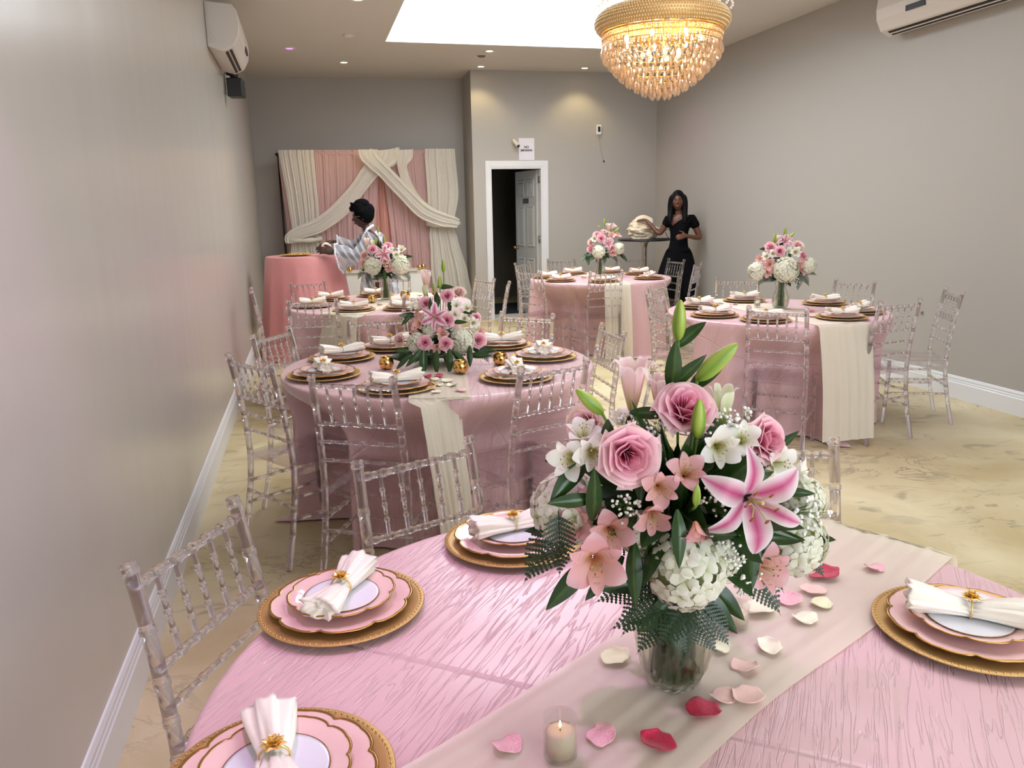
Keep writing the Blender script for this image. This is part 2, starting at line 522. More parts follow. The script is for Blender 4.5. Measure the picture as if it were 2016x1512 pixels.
m = MB()
for x0, x1, z0, z1 in ((2.381, 2.449, 0, 2.154), (3.169, 3.257, 0, 2.154), (2.449, 3.169, 2.064, 2.154)):
    wallbox(m, x0, x1, z0, z1, -.018, -.0005)
    if z0 == 0: wallbox(m, x0 + .012, x1 - .012, z0, z1 - .012, -.024, -.018)
    else: wallbox(m, x0, x1, z0 + .012, z1 - .012, -.024, -.018)
m.build('door_casing', TRIM, door, smooth=False)
m = MB()
wallbox(m, 2.4495, 2.465, 0, 2.0635, -.017, .119); wallbox(m, 3.153, 3.1685, 0, 2.0635, -.017, .119); wallbox(m, 2.465, 3.153, 2.049, 2.0635, -.017, .119)
m.build('door_jamb', TRIM, door, smooth=False)
LEAF = mat('door_paint', srgb(190, 188, 184), 0.4)
leaf_e = bpy.data.objects.new('door_leaf', None)
hx, hy = 3.145, ypart(3.145) + .125
DA = math.radians(180 - 80)
m = MB(); m.box((0, -.018, .012), (.70, .018, 2.04))
leaf = m.build('door_leaf', LEAF, door, smooth=False)
bpy.data.objects.remove(leaf_e)
leaf.location = (hx, hy, 0); leaf.rotation_euler = (0, 0, DA)
for cx in (.19, .51):
    for z0, z1 in ((.22, .82), (.98, 1.56), (1.68, 1.92)):
        for sd in (-1, 1):
            m = MB(); y = sd * .018
            xs = [(.0, .0, 0), (.018, .018, .008), (.034, .034, .008), (.05, .05, .002)]
            w = .115
            rings = [((cx - w, z0, .0)), ]
            vs = []; fs = []
            for k, (dx, dz, h) in enumerate(((0, 0, .001), (.010, .010, .010), (.022, .022, .010), (.04, .04, .003), (.055, .055, .009))):
                for (sx, sz) in ((0, 0), (1, 0), (1, 1), (0, 1)):
                    X = (cx - w + dx) if not sx else (cx + w - dx); Z = (z0 + dz) if not sz else (z1 - dz)
                    vs.append((X, y + sd * h, Z))
            for k in range(4):
                for i in range(4):
                    j = (i + 1) % 4; fs.append((k * 4 + i, k * 4 + j, k * 4 + 4 + j, k * 4 + 4 + i))
            fs.append((16, 17, 18, 19))
            m.add(vs, fs); m.build('panel', LEAF, leaf, smooth=False)
m = MB()
for sd in (-1, 1):
    m.lathe([(.0, 0), (.026, 0), (.026, .006), (.011, .01), (.011, .035), (.022, .042), (.027, .056), (.02, .07), (0, .074)], 16)
    vv = m.v[-9 * 16:]
    m.v[-9 * 16:] = [(x + .635, sd * (z + .018), y + .96) for x, y, z in vv]
tag(m.build('knob', mat('brass_knob', srgb(196, 170, 110), .25, 1), leaf), 'brass door knob')
m = MB(); m.box((.26, .0185, 1.59), (.44, .023, 1.66)); m.box((.30, .023, 1.605), (.34, .0235, 1.645), 1); m.box((.36, .023, 1.605), (.40, .0235, 1.645), 1)
m.build('name_plate', [BLACKP, mat('plate_grey', srgb(70, 55, 50), .5)], leaf, smooth=False)
for z in (.25, 1.05, 1.86):
    m = MB(); m.tube([(3.150, hy - .028, z), (3.150, hy - .028, z + .09)], .009, 8); m.box((3.146, hy - .1, z), (3.1525, hy - .03, z + .09))
    m.build('hinge', CHROME, door)
# hall beyond the door
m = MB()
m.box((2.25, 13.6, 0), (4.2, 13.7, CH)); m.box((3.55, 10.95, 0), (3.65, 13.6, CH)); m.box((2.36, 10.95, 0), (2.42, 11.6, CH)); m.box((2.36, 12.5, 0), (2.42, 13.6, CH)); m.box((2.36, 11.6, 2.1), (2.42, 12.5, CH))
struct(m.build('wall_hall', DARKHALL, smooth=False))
m = MB()
for y0, y1, z0, z1 in ((11.53, 11.6, 0, 2.17), (12.5, 12.57, 0, 2.17), (11.6, 12.5, 2.1, 2.17)): m.box((2.42, y0, z0), (2.437, y1, z1))
struct(m.build('trim_1', mat('cream_hall_trim', srgb(206, 190, 140), .5), smooth=False))
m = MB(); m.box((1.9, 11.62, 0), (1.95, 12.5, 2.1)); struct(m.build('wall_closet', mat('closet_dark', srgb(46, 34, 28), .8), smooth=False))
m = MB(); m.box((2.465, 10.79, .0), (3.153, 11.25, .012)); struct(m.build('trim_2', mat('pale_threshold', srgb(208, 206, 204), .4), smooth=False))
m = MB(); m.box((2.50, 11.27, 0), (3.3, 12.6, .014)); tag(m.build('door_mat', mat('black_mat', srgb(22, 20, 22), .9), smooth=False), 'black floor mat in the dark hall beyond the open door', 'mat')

# sign, security camera, thermostat with loose wire
m = MB(); wallbox(m, 2.852, 3.069, 2.163, 2.448, -.004, -.001)
sg = m.build('paper_sign', mat('white_paper', srgb(226, 220, 228), .6), smooth=False)
tag(sg, 'white paper sign reading NO SMOKING above the door', 'sign')
INK = mat('black_ink', (0.01, 0.01, 0.01, 1), .6)
for txt, z, s in (('NO', 2.318, .042), ('SMOKING', 2.278, .036)):
    cu = bpy.data.curves.new('lettering', 'FONT'); cu.body = txt; cu.size = s; cu.align_x = 'CENTER'; cu.extrude = .0004; cu.offset = .0015
    tmp = bpy.data.objects.new('tmp', cu); COL.objects.link(tmp)
    lm = bpy.data.meshes.new_from_object(tmp.evaluated_get(bpy.context.evaluated_depsgraph_get())); bpy.data.objects.remove(tmp)
    lm.materials.clear(); o = obj('lettering', lm, None, INK)
    o.location = (2.96, ypart(2.96) - .0052, z); o.rotation_euler = (PI / 2, 0, -0.0261); o.parent = sg
sc_ = thing('security_camera', 'small white bullet security camera on the wall left of the paper sign', 'security camera', (2.78, ypart(2.78), 2.40))
m = MB(); m.lathe([(0, 0), (.03, 0), (.03, .012), (0, .014)], 16); m.v = [(x, -z - .0005, y) for x, y, z in m.v]
m.tube([(0, -.01, 0), (.005, -.05, .0), (.008, -.06, -.02)], .009, 8); m.build('mount', WHITEP, sc_)
m = MB(); m.tube([(-.015, -.03, .03), (.0, -.06, .0), (.03, -.14, -.065)], [.02, .027, .027], 16)
bd = m.build('camera_body', WHITEP, sc_)
m = MB(); m.tube([(.03, -.1402, -.0652), (.033, -.147, -.071)], [.021, .018], 16); m.build('lens', BLACKP, sc_)
th_ = thing('wall_sensor', 'white wall sensor box with a black window above a loose wire', 'sensor', (3.985, ypart(3.985), 2.56))
m = MB(); m.box((-.035, -.026, -.065), (.035, -.0005, .065)); bevel(m.build('housing', mat('white_plastic_bright', srgb(232, 230, 226), .4), th_, smooth=False), .006)
m = MB(); m.box((-.018, -.029, -.03), (.018, -.0265, .04)); m.build('black_window', BLACKP, th_, smooth=False)
m = MB(); m.tube([(.0, -.006, -.066), (.02, -.004, -.2), (.05, -.004, -.34), (.075, -.006, -.405)], .0016, 6); m.build('wire', mat('grey_wire', srgb(150, 144, 134), .6), th_)
m = MB(); m.sphere((.078, -.012, -.42), .012, 8, 6); m.build('wire_end', BLACKP, th_)


# recessed downlights and ceiling devices
HALO = mat('downlight_trim', srgb(228, 224, 214), .4)
LAMPW = emit_mat('warm_downlight', (1.0, 0.80, 0.50, 1), 22)
LAMPM = emit_mat('magenta_led', (0.75, 0.12, 0.95, 1), 5)


def downlight(x, y, label, power, mat_, color, r=.052, cone=2.0):
    t = thing('downlight', label, 'ceiling light', (x, y, CH))
    m = MB(); m.lathe([(r * .8, -.001), (r * 1.3, -.001), (r * 1.3, -.006), (r * .95, -.014), (r * .8, -.006)], 24, close=False)
    m.build('trim_ring', HALO, t)
    m = MB(); m.lathe([(0, -.0065), (r * .8, -.0065), (r * .8, -.004), (0, -.004)], 24); m.build('lens', mat_, t)
    if power:
        l = spot(x, y, CH - .03, power, color, cone, .6, .04)
    return t


WARM = (1.0, .80, .42)
downlight(.579, 10.45, 'lit downlight in front of the pink and cream curtain', 32, LAMPW, WARM)
downlight(2.186, 9.5, 'lit downlight just behind the far edge of the skylight', 30, LAMPW, WARM)
downlight(2.30, 10.50, 'lit downlight at the outside corner of the partition wall', 14, LAMPW, WARM)
downlight(3.673, 10.42, 'lit downlight close to the partition wall near the chandelier', 18, LAMPW, WARM)
downlight(.561, 7.45, 'lit downlight left of the skylight, at the top of the picture', 30, LAMPW, WARM)
downlight(-.046, 9.69, 'magenta LED downlight near the left air conditioner', 5, LAMPM, (1, .2, .9))
downlight(4.15, 9.6, 'magenta LED downlight half hidden behind the chandelier', 6, LAMPM, (1, .2, .9))
for x, y, lb, p in ((-.1, 1.6, 'magenta LED downlight over the nearest table', 85), (.2, 3.9, 'magenta LED downlight over the low arrangement', 14), (2.6, 4.6, 'magenta LED downlight over the left side of the right-hand table', 30), (3.72, 8.0, 'magenta LED downlight over the back right table', 22)):
    downlight(x, y, lb, p, LAMPM, (.90, .42, 1.0), cone=1.0)
for x, y, lb in ((.559, 8.932, 'small unlit round detector left of the skylight'), (2.159, 9.81, 'flat grey round cover between two downlights')):
    t = thing('ceiling_detector', lb, 'detector', (x, y, CH))
    m = MB(); m.lathe([(0, -.022), (.03, -.022), (.045, -.016), (.055, -.0005), (0, -.0005)], 24); m.build('dome', HALO if x < 1 else DARKHALL, t)
    m = MB(); m.lathe([(.056, -.0005), (.066, -.0005), (.064, -.006), (.056, -.006)], 24, close=False); m.build('rim', HALO, t)


# ---- wall air conditioners
def air_con(name, label, loc, rz, W, light_side):
    t = thing(name, label, 'air conditioner', loc, rz)
    # profile in local Y (out of the wall) and Z (up); width along local X
    prof = [(0, 0), (.11, -.03), (.19, .01), (.235, .09), (.245, .17), (.235, .26), (.20, .31), (0, .325)]
    m = MB(); k = len(prof)
    vs = [(-W / 2, y, z) for y, z in prof] + [(W / 2, y, z) for y, z in prof]
    m.add(vs, [(i, (i + 1) % k, k + (i + 1) % k, k + i) for i in range(k)] + [tuple(range(k))[::-1], tuple(range(k, 2 * k))])
    bevel(m.build('housing', WHITEP, t, smooth=False), .008)
    # louvre slots along the lower front face
    P0 = Vector((0, .11, -.03)); P1 = Vector((0, .19, .01)); e = (P1 - P0).normalized(); n = Vector((0, e.z, -e.y))
    for a0, a1 in ((.012, .034), (.046, .068)):
        m = MB(); q = [P0 + e * a0 + n * .0005, P0 + e * a1 + n * .0005, P0 + e * a1 + n * .003, P0 + e * a0 + n * .003]
        vs = [(-W / 2 + .07, p.y, p.z) for p in q] + [(W / 2 - .07, p.y, p.z) for p in q]
        m.add(vs, [(0, 1, 5, 4), (1, 2, 6, 5), (2, 3, 7, 6), (3, 0, 4, 7), (3, 2, 1, 0), (4, 5, 6, 7)])
        tag(m.build('louvre_slot', DARKSLOT, t, smooth=False), 'dark outlet slot')
    m = MB(); q0 = P0 + e * .040 + n * .008
    m.box((-W / 2 + .07, q0.y - .003, q0.z - .002), (W / 2 - .07, q0.y + .003, q0.z + .002)); m.build('vane', WHITEP, t, smooth=False)
    m = MB(); m.box((.08 if W > 1.2 else -.30, .236, .088), (.28 if W > 1.2 else -.10, .2475, .128)); tag(m.build('display', BLACKP, t, smooth=False), 'small black display')
    for sx in (-1, 1):
        m = MB(); X = sx * (W / 2 + .0005)
        vs = [(X, .02, .03), (X, .075, .03), (X, .075, .29), (X, .02, .3)]
        m.add(vs + [(x + sx * .004, y, z) for x, y, z in vs], [(4, 5, 6, 7), (0, 1, 5, 4), (1, 2, 6, 5), (2, 3, 7, 6), (3, 0, 4, 7)])
        m.build('end_panel', WHITEP, t, smooth=False)
        for cz in (.055, .09):
            m = MB(); m.lathe([(.012, 0), (.015, 0), (.015, .003), (.012, .003)], 16, close=False); m.v = [(X + sx * (z + .004), y + .047, x + cz) for x, y, z in m.v]
            m.build('screw_cap', WHITEP, t)
    return t


air_con('air_conditioner', 'white split air conditioner high on the left wall, seen end on', (XL + .001, 7.36, 2.765), -PI / 2, 1.1, 1)
air_con('air_conditioner', 'white split air conditioner with black display high on the right wall', (XR - .001, 5.34, 2.86), PI / 2, 1.25, 1)
t = thing('wall_speaker', 'small black wall speaker on a pivot under the left air conditioner', 'speaker', (XL, 8.02, 2.665)); t.scale = (.85, .85, .85)
m = MB(); m.box((.0005, -.08, -.09), (.012, .08, .10)); m.build('wall_plate', mat('grey_plate', srgb(140, 136, 134), .5), t, smooth=False)
m = MB(); m.tube([(.012, 0, .12), (.08, 0, .10), (.12, 0, .06)], .014, 8); m.box((.07, -.03, .06), (.15, .03, .14)); m.build('bracket', BLACKM, t)
m = MB(); m.prism([(.03, -.1), (.19, -.12), (.21, .06), (.05, .10)], -.13, .06); bevel(m.build('cabinet', BLACKP, t, smooth=False), .012)
m = MB(); m.tube([(.015, -.02, .3), (.02, -.02, .18), (.025, -.02, .05)], .006, 6); m.build('cable', WHITEP, t)

m = MB(); m.box((-.03, -.03, -.04), (-.0005, .03, .04))
o = m.build('wall_hook', mat('patch_grey', srgb(120, 110, 100), .6), smooth=False, loc=(XR, 5.43, .62)); bevel(o, .004)
o.scale = (.3, .3, .3)
tag(o, 'tiny dark fixing on the right wall behind the far right chair', 'fixing')

# ------------------------------------------------------------------ tables under floor-length cloths
RT, TZ = 0.762, 0.765
# chairs: table key, x, y of the middle of the top rail, facing angle in degrees, label tail
CHAIRS = [
    ('A', -.27, 1.56, -27, 'standing left of the nearest table, beside the left wall'),
    ('A', .23, 1.95, -67, 'at the nearest table, back towards the middle table'),
    ('A', 1.13, 1.76, -108, 'partly hidden behind the tall bouquet at the nearest table'),
    ('B', -.28, 3.47, 34, 'nearest the left wall at the middle table, legs fully in view'),
    ('B', -.22, 4.29, -31, 'at the far left of the middle table, turned from the wall'),
    ('B', .12, 2.93, 62, 'at the front left of the middle table, back towards us'),
    ('B', .91, 2.93, 111, 'at the front right of the middle table, beside its runner'),
    ('B', 1.47, 3.74, 178, 'at the middle table, just left of the big bouquet'),
    ('B', 1.22, 4.47, -130, 'at the far right of the middle table, facing us'),
    ('B', .36, 4.66, -90, 'beyond the middle table, left of its low flowers'),
    ('C', -.478, 6.796, 4, 'seen edge-on against the left wall at the back left table'),
    ('C', -.0, 5.76, 82, 'at the front of the back left table, back towards us'),
    ('C', .82, 5.86, 100, 'at the back left table, half hidden by the low flowers'),
    ('C', -.03, 7.42, -62, 'beyond the back left table, against the pink cocktail cloth'),
    ('C', .74, 7.56, -102, 'behind the vase of the back left table'),
    ('C', 1.53, 7.03, 197, 'standing in front of the left door casing'),
    ('C', 1.59, 6.39, 164, 'seen edge-on in front of the open doorway'),
    ('D', 2.12, 7.69, 30, 'at the front left of the back right table, by the doorway'),
    ('D', 2.78, 7.25, 92, 'at the front of the back right table, back towards us'),
    ('D', 2.98, 9.30, -98, 'beyond the back right table, left of its vase'),
    ('D', 3.80, 9.10, -115, 'in front of the bar table post'),
    ('D', 4.13, 8.52, 186, 'before the woman in black, the one nearer the flowers'),
    ('D', 3.98, 7.68, 140, 'before the woman in black, nearer the right wall'),
    ('D', 2.38, 8.92, -44, 'half hidden behind another chair in front of the open door leaf'),
    ('E', 2.66, 4.13, 48, 'at the front of the right-hand table, left of its runner'),
    ('E', 3.54, 4.16, 98, 'at the right-hand table, just right of its hanging runner'),
    ('E', 4.30, 4.55, 155, 'nearest the right wall, standing free of the right-hand table'),
    ('E', 3.47, 6.00, -122, 'at the far side of the right-hand table, left of its vase'),
    ('E', 4.22, 5.48, -158, 'beyond the right-hand table, right of its vase'),
    ('E', 2.62, 5.74, -46, 'left of the right-hand table, further of two overlapping'),
    ('E', 2.33, 5.13, -3, 'left of the right-hand table, nearer of two overlapping'),
]
TABLES = {
    'A': (.538, 1.032, 52, 'nearest table'), 'B': (.591, 3.845, 80, 'middle table'), 'C': (.547, 6.69, 70, 'back left table'),
    'D': (3.067, 8.19, 20, 'back right table'), 'E': (3.223, 5.02, 8, 'right-hand table')}
CLOTH_LABELS = {
    'A': 'crinkled pink satin tablecloth on the nearest round table, in the foreground',
    'B': 'crinkled pink satin tablecloth on the middle table with the low arrangement',
    'C': 'pink satin tablecloth on the back left table in front of the cocktail table',
    'D': 'pink satin tablecloth on the back right table by the door',
    'E': 'crinkled pink satin tablecloth on the right-hand table'}


def sstep(a, b, x):
    t = max(0.0, min(1.0, (x - a) / (b - a))); return t * t * (3 - 2 * t)


def drape(name, cx, cy, R, zt, mat_, uvrot, seed, dents=(), flare=.045, amp=.062, puddle=.11, folds=11, nth=360, flats=()):
    rnd = random.Random(seed)
    ks = [(folds + rnd.randint(-3, 3), rnd.uniform(0, 6.28), rnd.uniform(.5, 1)) for _ in range(2)] + [(folds * 2 + rnd.randint(-4, 4), rnd.uniform(0, 6.28), .4), (3, rnd.uniform(0, 6.28), .35)]

    def F(th):
        s = 0
        for k, p, a in ks: s += a * (1 - 1.7 * abs(math.sin((k * th + p) / 2)) ** 1.3)
        return s / 2.2

    rows = []
    for i in range(10): rows.append(('top', R * (i + .01) / 9.2))
    for a in (.985, .997, 1.003): rows.append(('edge', a))
    nz_ = 34
    for i in range(1, nz_ + 1): rows.append(('skirt', i / nz_))
    for i in range(1, 5): rows.append(('pud', i / 4))
    co = []; uv = []; ca, sa = math.cos(uvrot), math.sin(uvrot)
    fth = [F(2 * PI * k / nth) for k in range(nth)]
    pn = [noise.noise(Vector((math.cos(2 * PI * k / nth) * 3 + seed, math.sin(2 * PI * k / nth) * 3, 0))) for k in range(nth)]
    for kind, q in rows:
        for k in range(nth):
            th = 2 * PI * k / nth
            c, s = math.cos(th), math.sin(th)
            if kind == 'top':
                r, z, path = q, zt + .0007 * math.sin(9 * th), q
                if r > R * .9: z = zt
            elif kind == 'edge':
                r = R * q; z = zt - (0.0 if q < .99 else (.003 if q < 1 else .010)); path = R * q
            else:
                t = q if kind == 'skirt' else 1.0
                z = zt - .012 - t * (zt - .012 - .012)
                ff = fth[k]
                for ang in flats:
                    d = abs((th - ang + PI) % (2 * PI) - PI) * R
                    if d < .34: ff = min(ff, 0) * sstep(0, 1, 1) if d < .24 else min(ff, sstep(.24, .34, d) * max(ff, 0) if ff > 0 else ff)
                r = R + .006 + flare * t + amp * (t ** .8) * ff
                for ang, rin, half in dents:
                    d = (th - ang + PI) % (2 * PI) - PI
                    arc = abs(d) * R
                    w = 1 - sstep(half, half + .10, arc)
                    if w > 0:
                        hz = sstep(.01, .27, (zt - z))
                        tgt = rin / max(.8, math.cos(min(abs(d), .6)))
                        r2 = r + (tgt + .03 * fth[k] - r) * hz
                        r = r + (min(r, r2) - r) * w
                path = R + (zt - z)
                if kind == 'pud':
                    dn = 1.0
                    for ang, rin, half in dents:
                        d = abs((th - ang + PI) % (2 * PI) - PI) * R
                        if d < half + .05: dn = .12
                    r += puddle * q * (.8 + .9 * pn[k] + .5 * fth[k]) * dn
                    z = .008 + .022 * math.sin(q * PI) * (.6 + .5 * pn[k]) * dn
                    path += .1 * q
            co.append((max(XL + .02, cx + r * c), cy + r * s, z))
            u, v = path * c, path * s
            uv.append((u * ca + v * sa, -u * sa + v * ca))
    fs = []
    for j in range(len(rows) - 1):
        for k in range(nth):
            k2 = (k + 1) % nth
            fs.append((j * nth + k, j * nth + k2, (j + 1) * nth + k2, (j + 1) * nth + k))
    fs.append(tuple(range(nth - 1, -1, -1)))
    me = bpy.data.meshes.new(name); me.from_pydata(co, [], fs)
    me.materials.append(mat_); me.polygons.foreach_set('use_smooth', [True] * len(me.polygons))
    ul = me.uv_layers.new(name='UVMap')
    buf = [0.0] * (2 * len(me.loops))
    for i, l in enumerate(me.loops): buf[2 * i], buf[2 * i + 1] = uv[l.vertex_index]
    ul.data.foreach_set('uv', buf)
    return obj(name, me)


for key, (cx, cy, rot, nm) in TABLES.items():
    dents = []
    for tk, x, y, face, _ in CHAIRS:
        if tk != key: continue
        a = math.radians(face)
        fx, fy = x + .455 * math.cos(a), y + .455 * math.sin(a)     # front edge of the seat
        d = math.hypot(fx - cx, fy - cy)
        bx, by = x + .25 * math.cos(a), y + .25 * math.sin(a)
        if d < RT + .03:
            dents.append((math.atan2(by - cy, bx - cx), max(.3, d - .03), .235))
    o = drape('tablecloth', cx, cy, RT, TZ, SATIN, math.radians(rot), ord(key), dents, flats=[math.radians({'A': 208, 'B': -99, 'C': -116, 'D': -98, 'E': -91}[key])])
    tag(o, CLOTH_LABELS[key], 'tablecloth', 'floor-length pink satin tablecloths')


def strip(name, path, mat_, folds=5, amp=.004, ripple=None, seed=0, nu=48, label=None, cat=None, group=None, only_up=True, sub=10, side=None):
    """A cloth strip along path points (x, y, z, width[, amplitude])."""
    rnd = random.Random(seed)
    P = [Vector(p[:3]) for p in path]; W = [p[3] for p in path]; A = [p[4] if len(p) > 4 else amp for p in path]
    # catmull-rom resample
    pts = []
    for i in range(len(P) - 1):
        p0, p1, p2, p3 = P[max(i - 1, 0)], P[i], P[i + 1], P[min(i + 2, len(P) - 1)]
        for k in range(sub):
            t = k / sub
            q = 0.5 * ((2 * p1) + (p2 - p0) * t + (2 * p0 - 5 * p1 + 4 * p2 - p3) * t * t + (-p0 + 3 * p1 - 3 * p2 + p3) * t ** 3)
            pts.append((q, W[i] + (W[i + 1] - W[i]) * sstep(0, 1, t), A[i] + (A[i + 1] - A[i]) * t))
    pts.append((P[-1], W[-1], A[-1]))
    ph = [(rnd.uniform(0, 6.28), rnd.uniform(.6, 1)) for _ in range(4)]
    co = []; n = len(pts)
    hs = None
    for i, (q, w, a) in enumerate(pts):
        d = pts[min(i + 1, n - 1)][0] - pts[max(i - 1, 0)][0]
        if side is not None:
            s = Vector((0, -1, 0)).cross(d).normalized() * -1 if side == 'plane' else Vector(side)
        else:
            h = Vector((d.x, d.y, 0))
            if h.length > .6 * d.length or hs is None: hs = Vector((d.y, -d.x, 0)).normalized() if h.length > 1e-6 else hs
            s = hs
        nn = s.cross(d).normalized()
        for k in range(nu + 1):
            u = k / nu
            f = 0
            for (p, g), kk in zip(ph, (folds, folds * 1.7, folds * .6, folds * 3.1)):
                f += g * math.sin(kk * 2 * PI * u + p + i * .03) / (1 + .25 * kk / folds)
            f = f / 2.4
            f = (f * .5 + .5) if only_up else f
            co.append(q + s * (u - .5) * w + nn * f * a)
    fs = [(j * (nu + 1) + k, j * (nu + 1) + k + 1, (j + 1) * (nu + 1) + k + 1, (j + 1) * (nu + 1) + k) for j in range(n - 1) for k in range(nu)]
    m = MB(); m.add(co, fs)
    o = m.build(name, mat_)
    if label: tag(o, label, cat, group)
    return o


def runner(key, a0, a1, w, mid, drop0, drop1, lab, seed, flare0=1.0, mat_=SHEER, sway=(0, 0), amp=.005, folds=3):
    """a0: angle where it hangs towards us, a1: the far side; drops: z of each end."""
    cx, cy = TABLES[key][:2]
    def at(a, r, z, ww, am): return (cx + r * math.cos(math.radians(a)), cy + r * math.sin(math.radians(a)), z, ww, am)
    path = []
    zt = TZ + .0035
    for a, dz, far in ((a0, drop0, 0), (a1, drop1, 1)):
        seg = []
        if dz is not None:
            H = zt - dz
            for t, off in ((1, .115), (.8, .105), (.55, .09), (.3, .065), (.12, .042), (.035, .03)):
                p = list(at(a, RT + off, zt - H * t, w * (1 + (flare0 - 1) * t), .012 + .03 * min(1, t * 2)))
                if not far: p[0] += sway[0] * t; p[1] += sway[1] * t
                seg.append(tuple(p))
            seg.append(at(a, RT + .012, zt - .001, w, .008))
        seg.append(at(a, RT - .03, zt, w, amp))
        seg.append(at(a, RT * .5, zt, w, amp))
        if far: seg.reverse()
        path += seg
        if not far: path.append((cx + mid[0], cy + mid[1], zt, w, amp))
    o = strip('table_runner', path, mat_, folds, .004, seed=seed, label=lab, cat='table runner', group='cream chiffon table runners', nu=56)
    return o


runner('A', 208, 29.5, .29, (.01, .03), .30, .40, 'sheer cream chiffon runner under the tall bouquet on the nearest table', 3, amp=.006)
runner('B', -99, 80, .25, (0, 0), .17, .50, 'cream chiffon runner hanging in folds at the front of the middle table', 5, .72, SHEERW, (.05, 0))
runner('C', -116, 50, .36, (0, .02), .04, .5, 'cream chiffon runner spreading to the floor on the back left table', 7, 1.5, SHEERW, (-.06, -.02))
runner('D', -98, 95, .27, (0, 0), .03, .5, 'cream chiffon runner hanging to the floor on the back right table', 9, 1.05, SHEERW)
runner('E', -91, 95, .37, (-.05, 0), .05, .5, 'pleated cream chiffon runner hanging straight down on the right-hand table', 11, 1.0, SHEERW, folds=2)


# ------------------------------------------------------------------ chairs
def cmat(m, n):
    return m


def make_chair():
    t = thing('chiavari_chair', 'x', 'chair')
    for sx in (-1, 1):
        pts = [(sx * .188, -.262, 0), (sx * .182, -.225, .16), (sx * .178, -.198, .32), (sx * .176, -.19, .44), (sx * .173, -.198, .58), (sx * .169, -.222, .74), (sx * .165, -.253, .895)]
        m = MB().bamboo(pts, .0135, [.17, .28, .36, .50, .60, .685, .77, .88], 14, 1.16, .0065)
        m.tube([(sx * .165, -.253, .893), (sx * .165, -.2545, .897), (sx * .1648, -.2555, .902), (sx * .1648, -.257, .908), (sx * .1647, -.258, .912), (sx * .1646, -.2592, .916)], [.0125, .0165, .0165, .0135, .0165, .0135], 12)
        m.build('back_post', RESIN, t)
        m = MB().bamboo([(sx * .192, .185, 0), (sx * .186, .175, .2), (sx * .182, .168, .44)], .0128, [.25, .45, .62, .80], 14, 1.16, .0065)
        m.build('front_leg', RESIN, t)
        for z in (.215, .315):
            y0 = -.215 if z < .3 else -.200
            m = MB().bamboo([(sx * .180, y0, z), (sx * .1845, .173, z - .004)], .0078, [.12, .34, .5, .66, .88], 8, 1.3, .0055)
            m.build('side_stretcher', RESIN, t)
    for name, z, hw, y, r, nodes in (('top_rail', .872, .166, -.249, .0098, [.07, .2, .36, .5, .64, .8, .93]), ('back_rail', .716, .170, -.217, .0082, [.07, .2, .36, .5, .64, .8, .93]),
                                     ('back_rail', .640, .172, -.205, .0068, [.12, .3, .5, .7, .88]), ('back_rail', .562, .173, -.197, .0068, [.12, .3, .5, .7, .88])):
        m = MB().bamboo([(-hw, y, z), (hw, y, z)], r, nodes, 8, 1.28, .0055); m.build(name, RESIN, t)
    for k in range(5):
        x = (k - 2) * .0545
        m = MB().bamboo([(x, -.217, .72), (x, -.248, .868)], .0056, [.25, .5, .75], 8, 1.45, .0045); m.build('spindle', RESIN, t)
    for y, z in ((.176, .28), (.180, .17), (-.207, .27)):
        m = MB().bamboo([(-.186, y, z), (.186, y, z)], .0075, [.12, .3, .5, .7, .88], 8, 1.3, .0055); m.build('cross_stretcher', RESIN, t)
    # seat: rounded trapezoid slab with a skirt below
    def outline(g):
        pts = []
        for (x, y, r) in ((.205, .205, .05), (-.205, .205, .05), (-.185, -.205, .02), (.185, -.205, .02)):
            a0 = {(1, 1): 0, (-1, 1): 90, (-1, -1): 180, (1, -1): 270}[(1 if x > 0 else -1, 1 if y > 0 else -1)]
            cxx, cyy = x - math.copysign(r, x), y - math.copysign(r, y)
            for k in range(5):
                a = math.radians(a0 + 90 * k / 4)
                pts.append((cxx + (r - g) * math.cos(a), cyy + (r - g) * math.sin(a)))
        return pts
    m = MB(); o0, o1 = outline(0), outline(.006)
    n = len(o0)
    rings = [(o1, .438), (o0, .442), (o0, .452), (o1, .456)]
    vs = [(x, y, z) for o_, z in rings for x, y in o_]
    fs = [(j * n + i, j * n + (i + 1) % n, (j + 1) * n + (i + 1) % n, (j + 1) * n + i) for j in range(3) for i in range(n)] + [tuple(range(n - 1, -1, -1)), tuple(3 * n + i for i in range(n))]
    m.add(vs, fs); m.build('seat', SEATR, t, sharp=40)
    for sx in (-1, 1):
        m = MB(); m.box((sx * .178 - .003, -.17, .405), (sx * .178 + .003, .15, .4375)); m.build('seat_apron', SEATR, t, smooth=False)
    m = MB(); m.box((-.16, .168, .405), (.16, .174, .4375)); m.build('seat_apron', SEATR, t, smooth=False)
    return t


proto = make_chair()
first = True
for tk, x, y, face, tail in CHAIRS:
    c = proto if first else copy_tree(proto)
    first = False
    a = math.radians(face) - PI / 2          # local +Y is the facing direction
    c.rotation_euler = (0, 0, a)
    c.location = (x + .257 * -math.sin(a) * 1.0, y + .257 * math.cos(a), 0)
    tag(c, 'clear acrylic chiavari chair ' + tail, 'chair', 'clear chairs around the ' + TABLES[tk][3])

# ------------------------------------------------------------------ place settings
def scallop(a, R):
    f = abs(math.cos(4 * a)) ** .55
    g = abs(math.cos(8 * a + PI / 2)) ** .7
    return R * (.925 + .065 * f + .012 * g)


